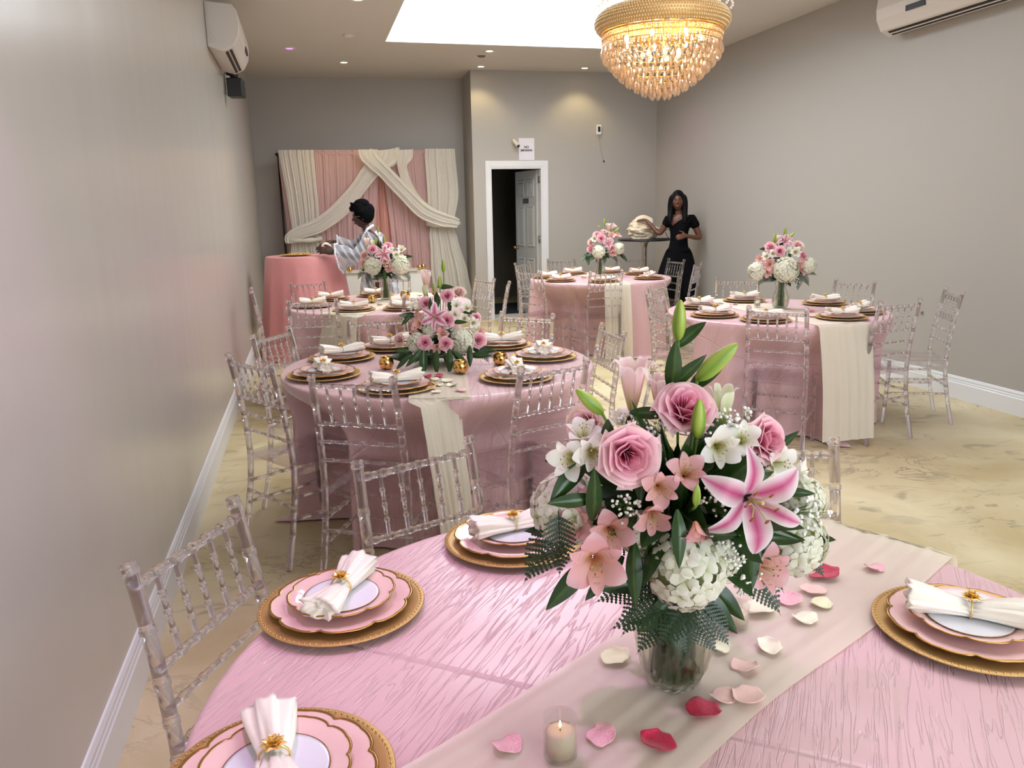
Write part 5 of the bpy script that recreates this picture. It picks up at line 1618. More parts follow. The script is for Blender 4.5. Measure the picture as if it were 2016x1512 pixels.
def curtain(name, lab, mat_, y, path, folds, amp, seed, cat='curtain', side=(1, 0, 0), nu=90, sub=8):
    o = strip(name, [(x, y, z, w, a) for x, z, w, a in path], mat_, folds, amp, seed=seed, nu=nu, sub=sub, side=side, only_up=False, label=lab, cat=cat, group='curtains of the backdrop')
    return o


def panel(name, lab, mat_, y, x0t, x1t, x0b, x1b, folds, seed):
    ct, cb = (x0t + x1t) / 2, (x0b + x1b) / 2; wt, wb = x1t - x0t, x1b - x0b
    o = curtain(name, lab, mat_, y, [(ct, 2.335, wt, .016), (ct, 2.30, wt, .030), (ct, 2.272, wt, .012), (ct, 2.2, wt, .022), ((ct + cb) / 2, 1.2, (wt + wb) / 2, .034), (cb, .015, wb, .04)], folds, .03, seed, nu=int(160 * max(wt, .5)))
    return o


panel('sequin_curtain', 'rose gold sequin curtain at the middle of the backdrop, behind the head wrap', SEQ, YB + .095, .66, 1.40, .66, 1.40, 7, 1)
panel('pink_curtain', 'dusty pink pleated curtain on the left half of the backdrop', PINKCURT, YB + .045, -.30, 1.02, -.22, .84, 17, 2)
panel('pink_curtain', 'dusty pink pleated curtain on the right half of the backdrop', PINKCURT, YB + .045, 1.05, 2.03, 1.20, 2.02, 13, 3)
curtain('cream_curtain', 'cream tulle curtain tied back at the left end of the backdrop', CREAMCURT, YB - .02, [(-.07, 2.33, .45, .02), (-.07, 2.285, .45, .03), (-.065, 2.2, .44, .02), (-.03, 1.7, .40, .03), (-.02, 1.28, .36, .03), (-.04, 1.14, .36, .03), (-.03, .8, .44, .045), (-.01, .02, .56, .05)], 8, .03, 4)
curtain('cream_curtain', 'cream tulle curtain tied back at the right end of the backdrop, flaring to the floor', CREAMCURT, YB - .02, [(1.85, 2.345, .42, .02), (1.85, 2.30, .42, .03), (1.85, 2.2, .43, .02), (1.87, 1.75, .44, .03), (1.84, 1.32, .34, .03), (1.86, 1.1, .40, .035), (1.93, .6, .52, .045), (1.99, .02, .66, .05)], 8, .03, 5)
curtain('cream_swag', 'cream tulle swag sweeping from the top centre down to the left tie', CREAMCURT, YB - .10, [(1.08, 2.325, .42, .02), (1.08, 2.26, .40, .03), (1.00, 2.15, .27, .035), (.88, 2.04, .22, .035), (.70, 1.82, .20, .035), (.46, 1.56, .22, .035), (.18, 1.36, .20, .03), (-.10, 1.26, .17, .025), (-.22, 1.20, .14, .02), (-.23, 1.12, .12, .02)], 4, .03, 6, 'swag', 'plane', 40, 10)
curtain('cream_swag', 'cream tulle swag sweeping from the top centre down to the right tie', CREAMCURT, YB - .16, [(.86, 2.325, .26, .02), (.865, 2.26, .25, .03), (.93, 2.17, .21, .03), (1.06, 2.04, .19, .035), (1.30, 1.78, .20, .035), (1.56, 1.52, .22, .035), (1.80, 1.40, .20, .03), (1.97, 1.355, .16, .025), (2.05, 1.33, .12, .02)], 4, .03, 7, 'swag', 'plane', 40, 10)
curtain('cream_swag', 'narrow cream tulle strand right of the crossing at the top centre', CREAMCURT, YB - .12, [(1.34, 2.325, .26, .02), (1.34, 2.26, .24, .03), (1.31, 2.1, .13, .03), (1.38, 1.86, .12, .03), (1.52, 1.64, .12, .03), (1.72, 1.48, .10, .02)], 3, .03, 8, 'swag', 'plane', 30, 10)
for x, z, lb in ((-.05, 1.175, 'gathered cream tie at the left end of the backdrop'), (1.86, 1.335, 'gathered cream tie at the right end of the backdrop')):
    m = MB(); pts = [(x + .22 * math.cos(a), YB - .03 + .075 * math.sin(a), z + .02 * math.sin(a)) for a in [2 * PI * k / 24 for k in range(25)]]
    m.tube(pts, [.028 + .005 * math.sin(k * 1.7) for k in range(25)], 8, cap=False)
    tag(m.build('tie_back', CREAMCURT), lb, 'tie back', 'curtains of the backdrop')

# ------------------------------------------------------------------ cocktail table with a long coral-pink cloth, gold tray
o = drape('cocktail_tablecloth', -.045, 8.80, .40, 1.07, SATIN2, .3, 21, (), .12, .07, .04, 7, 240)
tag(o, 'flared coral pink cloth on the tall cocktail table beside the left wall', 'tablecloth')
c = place(charger, -.13, 8.80, 1.0725, .3, 'gold tray on the tall pink cocktail table', None)
if 'group' in c: del c['group']
m = MB(); rnd = random.Random(4)
for k in range(46):
    a = k * .41; r = .05 + .0016 * k
    m.sphere((-.09 + r * math.cos(a), 8.78 + r * .6 * math.sin(a), 1.0875 + .006 * (k % 3)), .006, 8, 6)
tag(m.build('gold_bead_chain', GOLDS), 'coiled gold bead chain on the tray of the cocktail table', 'bead chain')

# ------------------------------------------------------------------ white rectangular table behind
def rect_cloth(name, x0, x1, y0, y1, zt, mat_):
    pts = []; r = .05
    for (cx, cy, a0) in ((x1 - r, y1 - r, 0), (x0 + r, y1 - r, 90), (x0 + r, y0 + r, 180), (x1 - r, y0 + r, 270)):
        for k in range(6):
            a = math.radians(a0 + 90 * k / 5); pts.append((cx + r * math.cos(a), cy + r * math.sin(a)))
    fine = []
    for i in range(len(pts)):
        a, b_ = Vector(pts[i]), Vector(pts[(i + 1) % len(pts)]); n = max(1, int((b_ - a).length / .03))
        for k in range(n): fine.append(a.lerp(b_, k / n))
    c = Vector(((x0 + x1) / 2, (y0 + y1) / 2)); n = len(fine); vs = []; fs = []
    for j in range(18):
        t = j / 17
        for i, p in enumerate(fine):
            d = (p - c).normalized(); f = (.5 + .5 * math.sin(i * .42) + .3 * math.sin(i * .93)) * .035 * t + .02 * t
            vs.append((p.x + d.x * f, p.y + d.y * f, zt - .004 - t * (zt - .02)))
    for j in range(17):
        for i in range(n): fs.append((j * n + i, j * n + (i + 1) % n, (j + 1) * n + (i + 1) % n, (j + 1) * n + i))
    b0 = len(vs)
    for p in fine: q = c + (p - c) * .985; vs.append((q.x, q.y, zt))
    for i in range(n): fs.append((i, (i + 1) % n, b0 + (i + 1) % n, b0 + i))
    fs.append(tuple(b0 + i for i in range(n)))
    fs.append(tuple(17 * n + n - 1 - i for i in range(n)))
    m = MB(); m.add(vs, fs); me = m.mesh(name, mat_); ul = me.uv_layers.new(name='UVMap')
    for l in me.loops:
        v = me.vertices[l.vertex_index].co; ul.data[l.index].uv = (v.x + v.y, v.z + v.y)
    return obj(name, me)


tag(rect_cloth('white_tablecloth', .38, 1.50, 10.38, 10.95, .755, WHITESATIN), 'silvery white satin cloth on the rectangular table before the curtains', 'tablecloth')
for x, y, lb in ((.50, 10.47, 'at the left end of the white table'), (1.40, 10.46, 'at the right end of the white table, nearer one'), (1.47, 10.62, 'at the right end of the white table, further one')):
    gold_votive(x, y, .757, 'round gold votive ' + lb)
m = MB()
for k, (x0, x1, z0, z1) in enumerate(((1.17, 1.36, 1.02, .80), (1.16, 1.33, .95, .775))): m.tube([(x0, 10.55 - .02 * k, z0), (x1, 10.5 - .02 * k, z1)], .0035, 6)
m.tube([(1.10, 10.58, .758), (1.17, 10.55, 1.03)], .0035, 6); m.tube([(1.10, 10.50, .758), (1.16, 10.53, .96)], .0035, 6)
tag(m.build('wire_easel', mat('rose_gold_wire', srgb(222, 178, 160), .3, .7)), 'thin rose gold wire stand on the white table beside the gold votives', 'stand')

# ------------------------------------------------------------------ bar table, bundle of cloth, hanger
bt = thing('bar_table', 'tall round bar table with black top and steel post by the right corner', 'bar table', (4.235, 9.68, 0))
MB().lathe([(0, 1.083), (.335, 1.083), (.342, 1.088), (.342, 1.104), (.337, 1.108), (0, 1.108)], 48).build('table_top', mat('black_laminate', srgb(30, 26, 25), .3), bt)
MB().lathe([(.0, .02), (.033, .02), (.033, .98), (.045, 1.05), (.085, 1.0828), (0, 1.0828)], 20).build('post', CHROME, bt)
MB().lathe([(0, .001), (.24, .001), (.24, .008), (.06, .022), (.035, .04), (0, .04)], 36).build('base', BLACKM, bt)
bd = MB(); rnd = random.Random(3)
BW = mat('cream_cloth_bundle', srgb(232, 214, 184), .55, Sheen_Weight=.3)
def blob(u, v):
    th = u * 2 * PI; p = v * PI
    d = Vector((math.sin(p) * math.cos(th), math.sin(p) * math.sin(th), math.cos(p)))
    f = 1 + .22 * noise.noise(d * 1.7 + Vector((3, 1, 4))) - .16 * abs(noise.noise(Vector((d.x * 2.2 + 5, d.y * 2.2, d.z * 7)))) * 2 + .05 * math.sin(13 * d.z + 5 * d.x)
    z = d.z * .13 * f * (1.15 if d.x < 0 else .95)
    return (.215 * d.x * f, .15 * d.y * f, max(.001, z + .105 + .02 * d.x * -1))
bd.grid(blob, 90, 60)
cb = bd.build('cloth_bundle', BW, loc=(4.205, 9.66, 1.109)); tag(cb, 'crumpled bundle of cream cloth heaped on the bar table', 'cloth')
m = MB()
m.grid(lambda u, v: (-.10 + .20 * u + .01 * math.sin(9 * v), -.07 + .12 * v, .245 + .035 * math.sin(PI * u) + .018 * math.sin(11 * v + 5 * u) - .10 * max(0, .5 - v) ** 1.5), 20, 24)
solid(m.build('loose_fold', BW, cb), .008)
m = MB()
pts = [(4.40, 9.44, 1.112), (4.45, 9.44, 1.13), (4.43, 9.44, 1.16), (4.405, 9.44, 1.19), (4.40, 9.44, 1.22), (4.42, 9.44, 1.245), (4.45, 9.44, 1.245), (4.465, 9.44, 1.225)]
pts = [(4.462, 9.42, 1.116), (4.44, 9.42, 1.13), (4.42, 9.42, 1.16), (4.405, 9.42, 1.19), (4.41, 9.42, 1.215), (4.43, 9.42, 1.232), (4.455, 9.42, 1.228), (4.465, 9.42, 1.21)]
m.tube(pts, .004, 8)
m.tube([(4.462, 9.42, 1.114), (4.36, 9.46, 1.114), (4.30, 9.50, 1.114)], .004, 8)
tag(m.build('clothes_hanger', BLACKP), 'black hanger with upright hook at the right edge of the bar table', 'hanger')

# ------------------------------------------------------------------ people
def skin_mesh(nodes, edges, root, level=2):
    bm = bmesh.new(); ly = bm.verts.layers.skin.verify(); V = {}
    for k, (x, y, z, r) in nodes.items():
        v = bm.verts.new((x, y, z)); rr = r if isinstance(r, tuple) else (r, r)
        v[ly].radius = rr; v[ly].use_root = (k == root); V[k] = v
    for a, b_ in edges: bm.edges.new((V[a], V[b_]))
    me = bpy.data.meshes.new('skin'); bm.to_mesh(me); bm.free()
    o = bpy.data.objects.new('skin', me); COL.objects.link(o)
    s = o.modifiers.new('s', 'SKIN'); s.use_smooth_shade = True
    ss = o.modifiers.new('ss', 'SUBSURF'); ss.levels = level; ss.render_levels = level
    dg = bpy.context.evaluated_depsgraph_get()
    out = bpy.data.meshes.new_from_object(o.evaluated_get(dg))
    bpy.data.objects.remove(o); bpy.data.meshes.remove(me)
    return out


def merge(meshes, name, mats, voxel=None, smooth=2):
    bm = bmesh.new()
    for me in meshes:
        bm.from_mesh(me)
    me = bpy.data.meshes.new(name); bm.to_mesh(me); bm.free()
    if voxel:
        o = bpy.data.objects.new('tmp', me); COL.objects.link(o)
        r = o.modifiers.new('r', 'REMESH'); r.mode = 'VOXEL'; r.voxel_size = voxel; r.use_smooth_shade = True
        s = o.modifiers.new('sm', 'SMOOTH'); s.iterations = smooth; s.factor = .5
        out = bpy.data.meshes.new_from_object(o.evaluated_get(bpy.context.evaluated_depsgraph_get()))
        bpy.data.objects.remove(o); bpy.data.meshes.remove(me); me = out; me.name = name
    me.materials.clear()
    for m in mats: me.materials.append(m)
    me.polygons.foreach_set('material_index', [0] * len(me.polygons))
    me.polygons.foreach_set('use_smooth', [True] * len(me.polygons))
    return me


def chain(pts, rads, level=2):
    nd = {i: (*p, r) for i, (p, r) in enumerate(zip(pts, rads))}
    return skin_mesh(nd, [(i, i + 1) for i in range(len(pts) - 1)], 0, level)


def hand(wrist, d, up, side, curl=.3, s=1.0, spread=.18):
    """Palm and five fingers. d: pointing direction, up: back of the hand, side: towards the thumb."""
    d, up, side = Vector(d).normalized(), Vector(up).normalized(), Vector(side).normalized()
    w = Vector(wrist); out = []
    palm = [w, w + d * .035 * s, w + d * .075 * s]
    nd = {0: (*palm[0], (.021 * s, .017 * s)), 1: (*palm[1], (.033 * s, .016 * s)), 2: (*palm[2], (.036 * s, .013 * s))}
    mp = MB(); P = []
    n = 14
    for k, (c, a, b_) in enumerate(((w - d * .01, .022, .017), (w + d * .02, .029, .017), (w + d * .05 * s, .037, .016), (w + d * .078 * s, .038, .013), (w + d * .088 * s, .032, .009))):
        for i in range(n):
            t = 2 * PI * i / n; P.append(c + side * a * s * math.cos(t) + up * b_ * s * math.sin(t))
    fs = [(j * n + i, j * n + (i + 1) % n, (j + 1) * n + (i + 1) % n, (j + 1) * n + i) for j in range(4) for i in range(n)] + [tuple(range(n))[::-1], tuple(4 * n + i for i in range(n))]
    mp.add(P, fs); out.append(mp.mesh('palm'))
    for k, (o_, l) in enumerate(((.027, .072), (.009, .080), (-.010, .074), (-.027, .058))):
        b0 = w + d * .065 * s + side * o_ * s
        dd = (d + side * (o_ * 6 * spread)).normalized()
        p = [b0]; cur = b0; cu = 0
        for seg in (.42, .33, .25):
            q = dd * math.cos(cu) - up * math.sin(cu)
            cur = cur + q * l * s * seg * 1.25; p.append(cur); cu += curl * (1 + .3 * k / 3)
        r = .0088 * s * (.9 if k == 3 else 1)
        m = MB(); m.tube(p, [r * 1.1, r, r * .92, r * .72], 8); m.sphere(p[-1], r * .74, 8, 6); out.append(m.mesh('finger'))
    b0 = w + d * .018 * s + side * .024 * s
    td = (d * .62 + side * .75 - up * .15).normalized()
    p = [b0, b0 + td * .032 * s, b0 + td * .032 * s + (td * .7 + d * .5).normalized() * .026 * s, b0 + td * .032 * s + (td * .6 + d * .7).normalized() * .048 * s]
    m = MB(); m.tube(p, [.013 * s, .0115 * s, .010 * s, .0075 * s], 8); m.sphere(p[-1], .0078 * s, 8, 6); out.append(m.mesh('thumb'))
    return out


def head_mesh(c, fwd, up=(0, 0, 1), s=1.0):
    """Head with brow, nose, lips, chin and ears; height about .225 s."""
    f = Vector(fwd).normalized(); u = Vector(up).normalized(); r = f.cross(u).normalized(); u = r.cross(f)
    c = Vector(c)
    def W(x, y, z): return c + (r * x + f * y + u * z) * s
    m = MB(); nu, nv = 72, 54
    g = lambda x, y, sx, sy: math.exp(-(x * x) / (2 * sx * sx) - (y * y) / (2 * sy * sy))
    def fn(a, b_):
        th = a * 2 * PI; p = b_ * PI
        dx, dy, dz = math.sin(p) * math.sin(th), math.sin(p) * math.cos(th), math.cos(p)
        z = dz * .114
        k = 1 - .30 * max(0, -dz) ** 1.6
        x = dx * .074 * k * (1 + .03 * dz); y = dy * .094 * (1 - .16 * max(0, -dz) ** 1.2 * (1 if dy < 0 else .4))
        if dy < 0: y *= 1 - .25 * max(0, -dz) ** .8
        if dy > 0:
            F = dy ** 1.5
            y += F * (.022 * g(x, z + .016, .010, .013) + .012 * g(x, z - .008, .007, .020) + .004 * g(x, z - .030, .03, .008)
                      - .010 * g(abs(x) - .030, z - .010, .013, .010) + .010 * g(x, z + .050, .020, .006) + .009 * g(x, z + .062, .017, .006) - .004 * g(x, z + .0565, .02, .0025)
                      + .008 * g(x, z + .092, .020, .014) + .006 * g(abs(x) - .042, z + .022, .018, .016))
        return W(x, y, z)
    m.grid(fn, nu, nv, closed=True)
    for sx in (-1, 1):
        b0 = len(m.v); m.sphere((0, 0, 0), 1, 10, 8)
        for i in range(b0, len(m.v)):
            x, y, z = m.v[i]; m.v[i] = tuple(W(sx * (.074 + .006 * x), -.008 + .016 * y, -.012 + .029 * z))
    me = m.mesh('head'); return me, W


SKIN1 = mat('deep_brown_skin', srgb(62, 36, 26), .45, Subsurface_Weight=.08, Subsurface_Radius=(.02, .008, .005))
SKIN2 = mat('brown_skin', srgb(104, 64, 48), .45, Subsurface_Weight=.08, Subsurface_Radius=(.02, .008, .005))
HAIRM = mat('black_hair', (.004, .0035, .0035, 1), .5, spec=.12)
WRAPM = mat('black_head_wrap', (.004, .004, .005, 1), .9, spec=.08)
BLACKC = mat('black_jersey', (.004, .004, .005, 1), .9, spec=.08)
EYEW = mat('eye_white', srgb(120, 112, 106), .5); EYED = mat('eye_dark', (.01, .006, .004, 1), .2); LIPM = mat('lips', srgb(128, 70, 66), .4)


def face_bits(parent, W, s=1.0, lips=LIPM):
    for sx in (-1, 1):
        m = MB(); b0 = 0; m.sphere((0, 0, 0), 1, 12, 8)
        m.v = [tuple(W(sx * .030 + .0125 * x, .079 + .006 * y, .010 + .0062 * z)) for x, y, z in m.v]; m.build('eye', EYEW, parent)
        m = MB(); m.sphere((0, 0, 0), 1, 10, 6); m.v = [tuple(W(sx * .030 + .0062 * x, .0835 + .003 * y, .010 + .0058 * z)) for x, y, z in m.v]; m.build('iris', EYED, parent)
        m = MB(); m.tube([W(sx * .014, .0875, .030), W(sx * .030, .0875, .0345), W(sx * .046, .078, .030)], [.0022, .003, .0015], 6); m.build('eyebrow', HAIRM, parent)
    m = MB(); m.sphere((0, 0, 0), 1, 16, 8); m.v = [tuple(W(.021 * x, .0905 + .0085 * y - .10 * (.021 * x) ** 2 * 60 * .1, -.0555 + .0095 * z)) for x, y, z in m.v]; m.build('lips', lips, parent)


# --- woman in black by the right wall, facing us, one hand on the cloth bundle
wb = thing('person', 'woman with long black hair in black tee and trousers reaching for the cloth bundle', 'person', (0, 0, 0))
nodes = {'pel': (4.485, 9.20, .95, (.13, .10)), 'wai': (4.49, 9.215, 1.09, (.105, .085)), 'che': (4.50, 9.22, 1.25, (.125, .095)), 'upc': (4.50, 9.22, 1.345, (.105, .07)), 'nk': (4.485, 9.215, 1.41, .045), 'nk2': (4.465, 9.205, 1.49, .045),
         'shl': (4.375, 9.285, 1.355, .052), 'ell': (4.285, 9.33, 1.165, .036), 'wrl': (4.165, 9.475, 1.345, .024),
         'shr': (4.635, 9.16, 1.36, .052), 'elr': (4.745, 9.13, 1.115, .037), 'wrr': (4.50, 9.035, 1.155, .024),
         'hil': (4.405, 9.235, .90, .085), 'knl': (4.30, 9.13, .50, .055), 'anl': (4.27, 9.21, .09, .035), 'tol': (4.22, 9.08, .03, .03),
         'hir': (4.565, 9.165, .90, .085), 'knr': (4.60, 9.10, .50, .055), 'anr': (4.60, 9.19, .09, .035), 'tor': (4.56, 9.05, .03, .03)}
edges = [('pel', 'wai'), ('wai', 'che'), ('che', 'upc'), ('upc', 'nk'), ('nk', 'nk2'), ('upc', 'shl'), ('shl', 'ell'), ('ell', 'wrl'), ('upc', 'shr'), ('shr', 'elr'), ('elr', 'wrr'),
         ('pel', 'hil'), ('hil', 'knl'), ('knl', 'anl'), ('anl', 'tol'), ('pel', 'hir'), ('hir', 'knr'), ('knr', 'anr'), ('anr', 'tor')]
H2, W2 = head_mesh((4.452, 9.185, 1.572), (-.44, -.90, -.03), s=1.0)
body = merge([skin_mesh(nodes, edges, 'pel'), H2] + hand((4.165, 9.475, 1.345), (-.45, .80, .05), (-.1, 0, 1), (.8, .45, 0), .35) + hand((4.50, 9.035, 1.155), (-.95, -.15, -.1), (.05, -.9, .4), (.1, .3, 1), .85), 'body', [SKIN2], .0065)
obj('body', body, wb)
face_bits(wb, W2)
# tee
tn = {'a0': (4.487, 9.205, .98, (.152, .122)), 'a': (4.488, 9.205, .86, (.150, .118)), 'b': (4.492, 9.215, 1.09, (.122, .102)), 'c': (4.50, 9.22, 1.25, (.146, .112)), 'd': (4.50, 9.22, 1.352, (.122, .088)), 'l': (4.375, 9.285, 1.352, .066), 'l2': (4.325, 9.312, 1.245, .060), 'r': (4.635, 9.16, 1.358, .066), 'r2': (4.700, 9.143, 1.235, .062)}
tee = merge([skin_mesh(tn, [('a', 'a0'), ('a0', 'b'), ('b', 'c'), ('c', 'd'), ('d', 'l'), ('l', 'l2'), ('d', 'r'), ('r', 'r2')], 'b')], 'tee', [BLACKC], .012)
obj('black_tee', tee, wb)
pn = {'q': (4.487, 9.205, 1.06, (.13, .11)), 'p': (4.485, 9.20, .96, (.158, .128)), 'l': (4.395, 9.225, .86, .115), 'l1': (4.28, 9.14, .52, .150), 'l2': (4.28, 9.18, .10, .135), 'r': (4.575, 9.165, .86, .115), 'r1': (4.60, 9.11, .52, .115), 'r2': (4.60, 9.16, .10, .13)}
pan = merge([skin_mesh(pn, [('q', 'p'), ('p', 'l'), ('l', 'l1'), ('l1', 'l2'), ('p', 'r'), ('r', 'r1'), ('r1', 'r2')], 'p')], 'wide_trousers', [BLACKC], .015)
for v in pan.vertices: v.co.z = max(v.co.z, .022)
obj('wide_trousers', pan, wb)
# hair: cap and long side falls
m = MB()
m.sphere((0, 0, 0), 1, 40, 28)
m.v = [tuple(W2(.088 * x, -.018 + .103 * y, .020 + .116 * z)) for x, y, z in m.v]
hair = [m.mesh('hair')]
for sx in (-1, 1):
    pts = [W2(sx * .058, .030, .085), W2(sx * .082, .022, .03), W2(sx * .088, .012, -.04), W2(sx * .086, .015, -.12), W2(sx * .090, .045, -.20), W2(sx * .085, .065, -.275)]
    hair.append(chain(pts, [(.030, .030), (.030, .036), (.032, .040), (.036, .040), (.038, .034), (.020, .016)]))
hair.append(chain([W2(0, -.06, .06), W2(0, -.085, -.03), W2(0, -.09, -.13), W2(0, -.085, -.22), W2(0, -.08, -.30)], [(.07, .05), (.075, .045), (.08, .04), (.085, .035), (.05, .02)]))
hm = merge(hair, 'long_hair', [HAIRM], .008); obj('long_hair', hm, wb)
m = MB(); m.sphere((4.42, 9.03, 1.168), .006, 8, 6, 0, (1, 1, .6)); m.build('finger_ring', CHROME, wb)

# --- woman in white lace with a black head wrap, in profile, working at the cocktail table
wl_ = thing('person', 'woman in black head wrap, glasses and white lace kimono arranging the cocktail table', 'person', (0, 0, 0))
fL = Vector((-.97, .20, 0))
nodes = {'pel': (.70, 8.50, .93, (.13, .11)), 'wai': (.685, 8.50, 1.06, (.11, .09)), 'che': (.655, 8.50, 1.19, (.12, .10)), 'upc': (.635, 8.50, 1.27, (.10, .08)), 'nk': (.605, 8.50, 1.325, .046), 'nk2': (.580, 8.50, 1.40, .046),
         'shl': (.635, 8.37, 1.255, .054), 'ell': (.475, 8.32, 1.055, .037), 'wrl': (.255, 8.41, 1.118, .025),
         'shr': (.615, 8.63, 1.255, .054), 'elr': (.455, 8.70, 1.13, .037), 'wrr': (.255, 8.70, 1.215, .025),
         'hil': (.70, 8.41, .88, .085), 'knl': (.67, 8.40, .49, .055), 'anl': (.71, 8.41, .09, .035), 'tol': (.58, 8.42, .03, .03),
         'hir': (.70, 8.59, .88, .085), 'knr': (.68, 8.60, .49, .055), 'anr': (.72, 8.59, .09, .035), 'tor': (.59, 8.61, .03, .03)}
H1, W1 = head_mesh((.567, 8.50, 1.462), (-.97, .16, -.12), s=.98)
body = merge([skin_mesh(nodes, edges, 'pel'), H1] + hand((.255, 8.41, 1.118), (-.97, .02, .16), (.1, -.75, .6), (-.1, .45, .85), .18, 1.12, .35) + hand((.255, 8.70, 1.215), (-.95, -.12, -.20), (-.15, .1, 1), (.0, -1, 0), .35, 1.1), 'body', [SKIN1], .0065)
obj('body', body, wl_)
face_bits(wl_, W1, lips=mat('dark_lips', srgb(74, 36, 34), .4))
wr = []
m = MB()
m.sphere((0, 0, 0), 1, 40, 28)
m.v = [tuple(W1(.090 * x, -.022 + .108 * y, .030 + .112 * z)) for x, y, z in m.v]
wr.append(m.mesh('w'))
for cc, rr, s3 in (((0, -.010, .135), .088, (1, .95, .62)), ((0, .045, .100), .052, (1.3, .8, .9)), ((0, -.080, .06), .065, (1.05, .9, 1.1)), ((0, -.075, .00), .05, (1.2, .8, 1.1))):
    m = MB(); m.sphere((0, 0, 0), 1, 20, 14)
    m.v = [tuple(W1(cc[0] + rr * s3[0] * x, cc[1] + rr * s3[1] * y, cc[2] + rr * s3[2] * z)) for x, y, z in m.v]; wr.append(m.mesh('w'))
for k in range(4):
    m = MB(); m.tube([W1(.098 * math.sin(a), .02 + .095 * math.cos(a) * (1 if k < 2 else .8), .055 + .024 * k + .03 * math.cos(a)) for a in [2 * PI * i / 20 for i in range(21)]], .011, 6, cap=False); wr.append(m.mesh('w'))
wm = merge(wr, 'head_wrap', [WRAPM], .007, 1); obj('head_wrap', wm, wl_)
m = MB()
for sx in (-1, 1):
    pts = [W1(sx * .032 + .022 * math.cos(a), .096, .008 + .019 * math.sin(a)) for a in [2 * PI * k / 16 for k in range(17)]]
    m.tube(pts, .0016, 5, cap=False); m.tube([W1(sx * .054, .094, .012), W1(sx * .078, .05, .012), W1(sx * .08, -.005, .005)], .0015, 5)
m.tube([W1(-.010, .098, .012), W1(.010, .098, .012)], .0014, 5); m.build('glasses', CHROME, wl_)
# dark dress
dn = {'a': (.70, 8.50, .42, (.19, .17)), 'p': (.70, 8.50, .90, (.15, .13)), 'b': (.69, 8.50, 1.06, (.122, .105)), 'c': (.655, 8.50, 1.19, (.132, .115)), 'd': (.645, 8.50, 1.25, (.10, .09))}
dr = merge([skin_mesh(dn, [('a', 'p'), ('p', 'b'), ('b', 'c'), ('c', 'd')], 'p')], 'dark_dress', [mat('dark_dress_cloth', srgb(34, 20, 22), .8)], .012)
obj('dark_dress', dr, wl_)
# lace kimono: sheer with dense bands
LACE = sheer_mat('white_lace', srgb(222, 224, 236), .6)
tcL = N(LACE, 'ShaderNodeTexCoord'); wv = N(LACE, 'ShaderNodeTexWave'); wv.inputs['Scale'].default_value = 5.5; wv.inputs['Distortion'].default_value = 2.0; wv.inputs['Detail'].default_value = 4
mpL = N(LACE, 'ShaderNodeMapping'); mpL.inputs['Rotation'].default_value = (0, .6, .3); L(LACE, tcL.outputs['Object'], mpL.inputs[0]); L(LACE, mpL.outputs[0], wv.inputs[0])
rl = N(LACE, 'ShaderNodeMapRange'); rl.inputs[1].default_value = .6; rl.inputs[2].default_value = .75; rl.inputs[3].default_value = .36; rl.inputs[4].default_value = .88; L(LACE, wv.outputs['Fac'], rl.inputs[0])
mixes = [n for n in LACE.node_tree.nodes if n.type == 'MIX_SHADER']
L(LACE, rl.outputs[0], mixes[-1].inputs[0])
LTRIM = mat('white_lace_trim', srgb(228, 228, 236), .8)


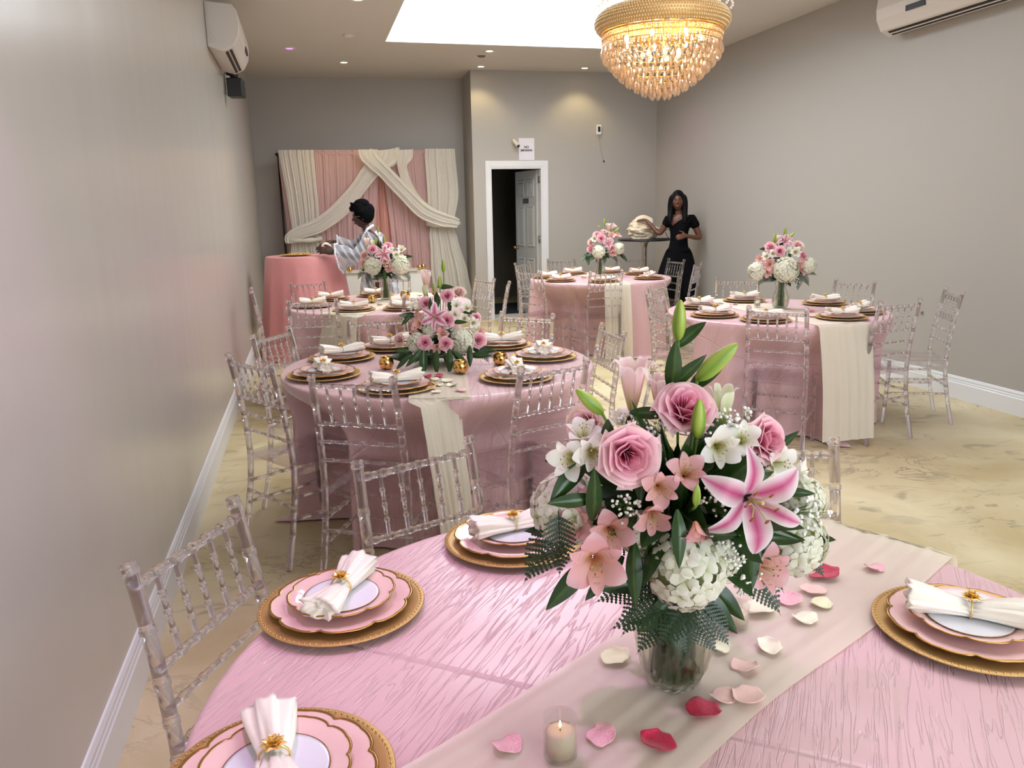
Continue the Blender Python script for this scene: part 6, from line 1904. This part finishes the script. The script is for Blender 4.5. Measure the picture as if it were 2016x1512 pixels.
def cone_cloth(name, pts, mt, parent, n=40, gap=None, ruf=.0, trim=True):
    """Loose cloth around a line: pts = (centre, ru, rv). Axis roughly along the line."""
    m = MB(); vs = []; P = [Vector(p[0]) for p in pts]
    last = []
    for i, (c, ru, rv) in enumerate(pts):
        d = (P[min(i + 1, len(P) - 1)] - P[max(0, i - 1)]).normalized()
        s = d.cross(Vector((0, 0, 1))) if abs(d.z) < .9 else Vector((0, 1, 0)); s.normalize(); u = s.cross(d)
        last = []
        for k in range(n):
            a = 2 * PI * k / n; f = 1 + ruf * (i / len(pts)) * math.sin(7 * a)
            p = Vector(c) + s * ru * f * math.cos(a) + u * rv * f * math.sin(a); vs.append(p); last.append(p)
    fs = [(j * n + k, j * n + (k + 1) % n, (j + 1) * n + (k + 1) % n, (j + 1) * n + k) for j in range(len(pts) - 1) for k in range(n) if not (gap and gap(k / n))]
    m.add(vs, fs); o = m.build(name, mt, parent)
    if trim:
        m = MB()
        for k in range(n):
            m.sphere(last[k], .011, 6, 4, 0, (1, 1, 1.3))
        m.build('scalloped_trim', LTRIM, o)
    return o


cone_cloth('kimono_body', [((.635, 8.50, 1.30), .13, .075), ((.65, 8.50, 1.26), .175, .12), ((.665, 8.50, 1.15), .155, .135), ((.695, 8.50, 1.00), .15, .135), ((.70, 8.50, .80), .19, .19), ((.70, 8.50, .45), .23, .24)], LACE, wl_, 44, gap=lambda q: .44 < q < .56, ruf=.06)
cone_cloth('kimono_sleeve', [((.645, 8.39, 1.265), .075, .075), ((.56, 8.345, 1.165), .068, .068), ((.475, 8.325, 1.065), .072, .080), ((.39, 8.36, 1.075), .080, .105), ((.30, 8.395, 1.055), .095, .145)], LACE, wl_, 40, ruf=.08)
cone_cloth('kimono_sleeve', [((.62, 8.61, 1.265), .075, .075), ((.54, 8.665, 1.19), .068, .068), ((.455, 8.70, 1.14), .070, .075), ((.37, 8.70, 1.165), .075, .085), ((.30, 8.70, 1.165), .085, .105)], LACE, wl_, 40, ruf=.08)
m = MB(); col = [W1(0, 0, 0)] and [(.60, 8.585, 1.335), (.64, 8.56, 1.36), (.665, 8.50, 1.37), (.64, 8.44, 1.36), (.60, 8.415, 1.335), (.55, 8.40, 1.25), (.535, 8.41, 1.15), (.545, 8.42, 1.05)]
m.tube(col, .013, 8)
for i in range(len(col) - 1):
    a, b_ = Vector(col[i]), Vector(col[i + 1])
    for k in range(4): m.sphere(a.lerp(b_, k / 4), .017, 6, 4)
m.build('lace_collar', LTRIM, wl_)
m = MB(); m.grid(lambda u, v: (.135 + .09 * u, 8.50 + .12 * v, 1.165 + .028 * math.sin(PI * u) + .012 * math.sin(8 * v)), 10, 12)
nk = m.build('folded_napkin', NAPKIN); solid(nk, .012); tag(nk, 'folded ivory cloth held between the hands of the woman in lace', 'napkin')
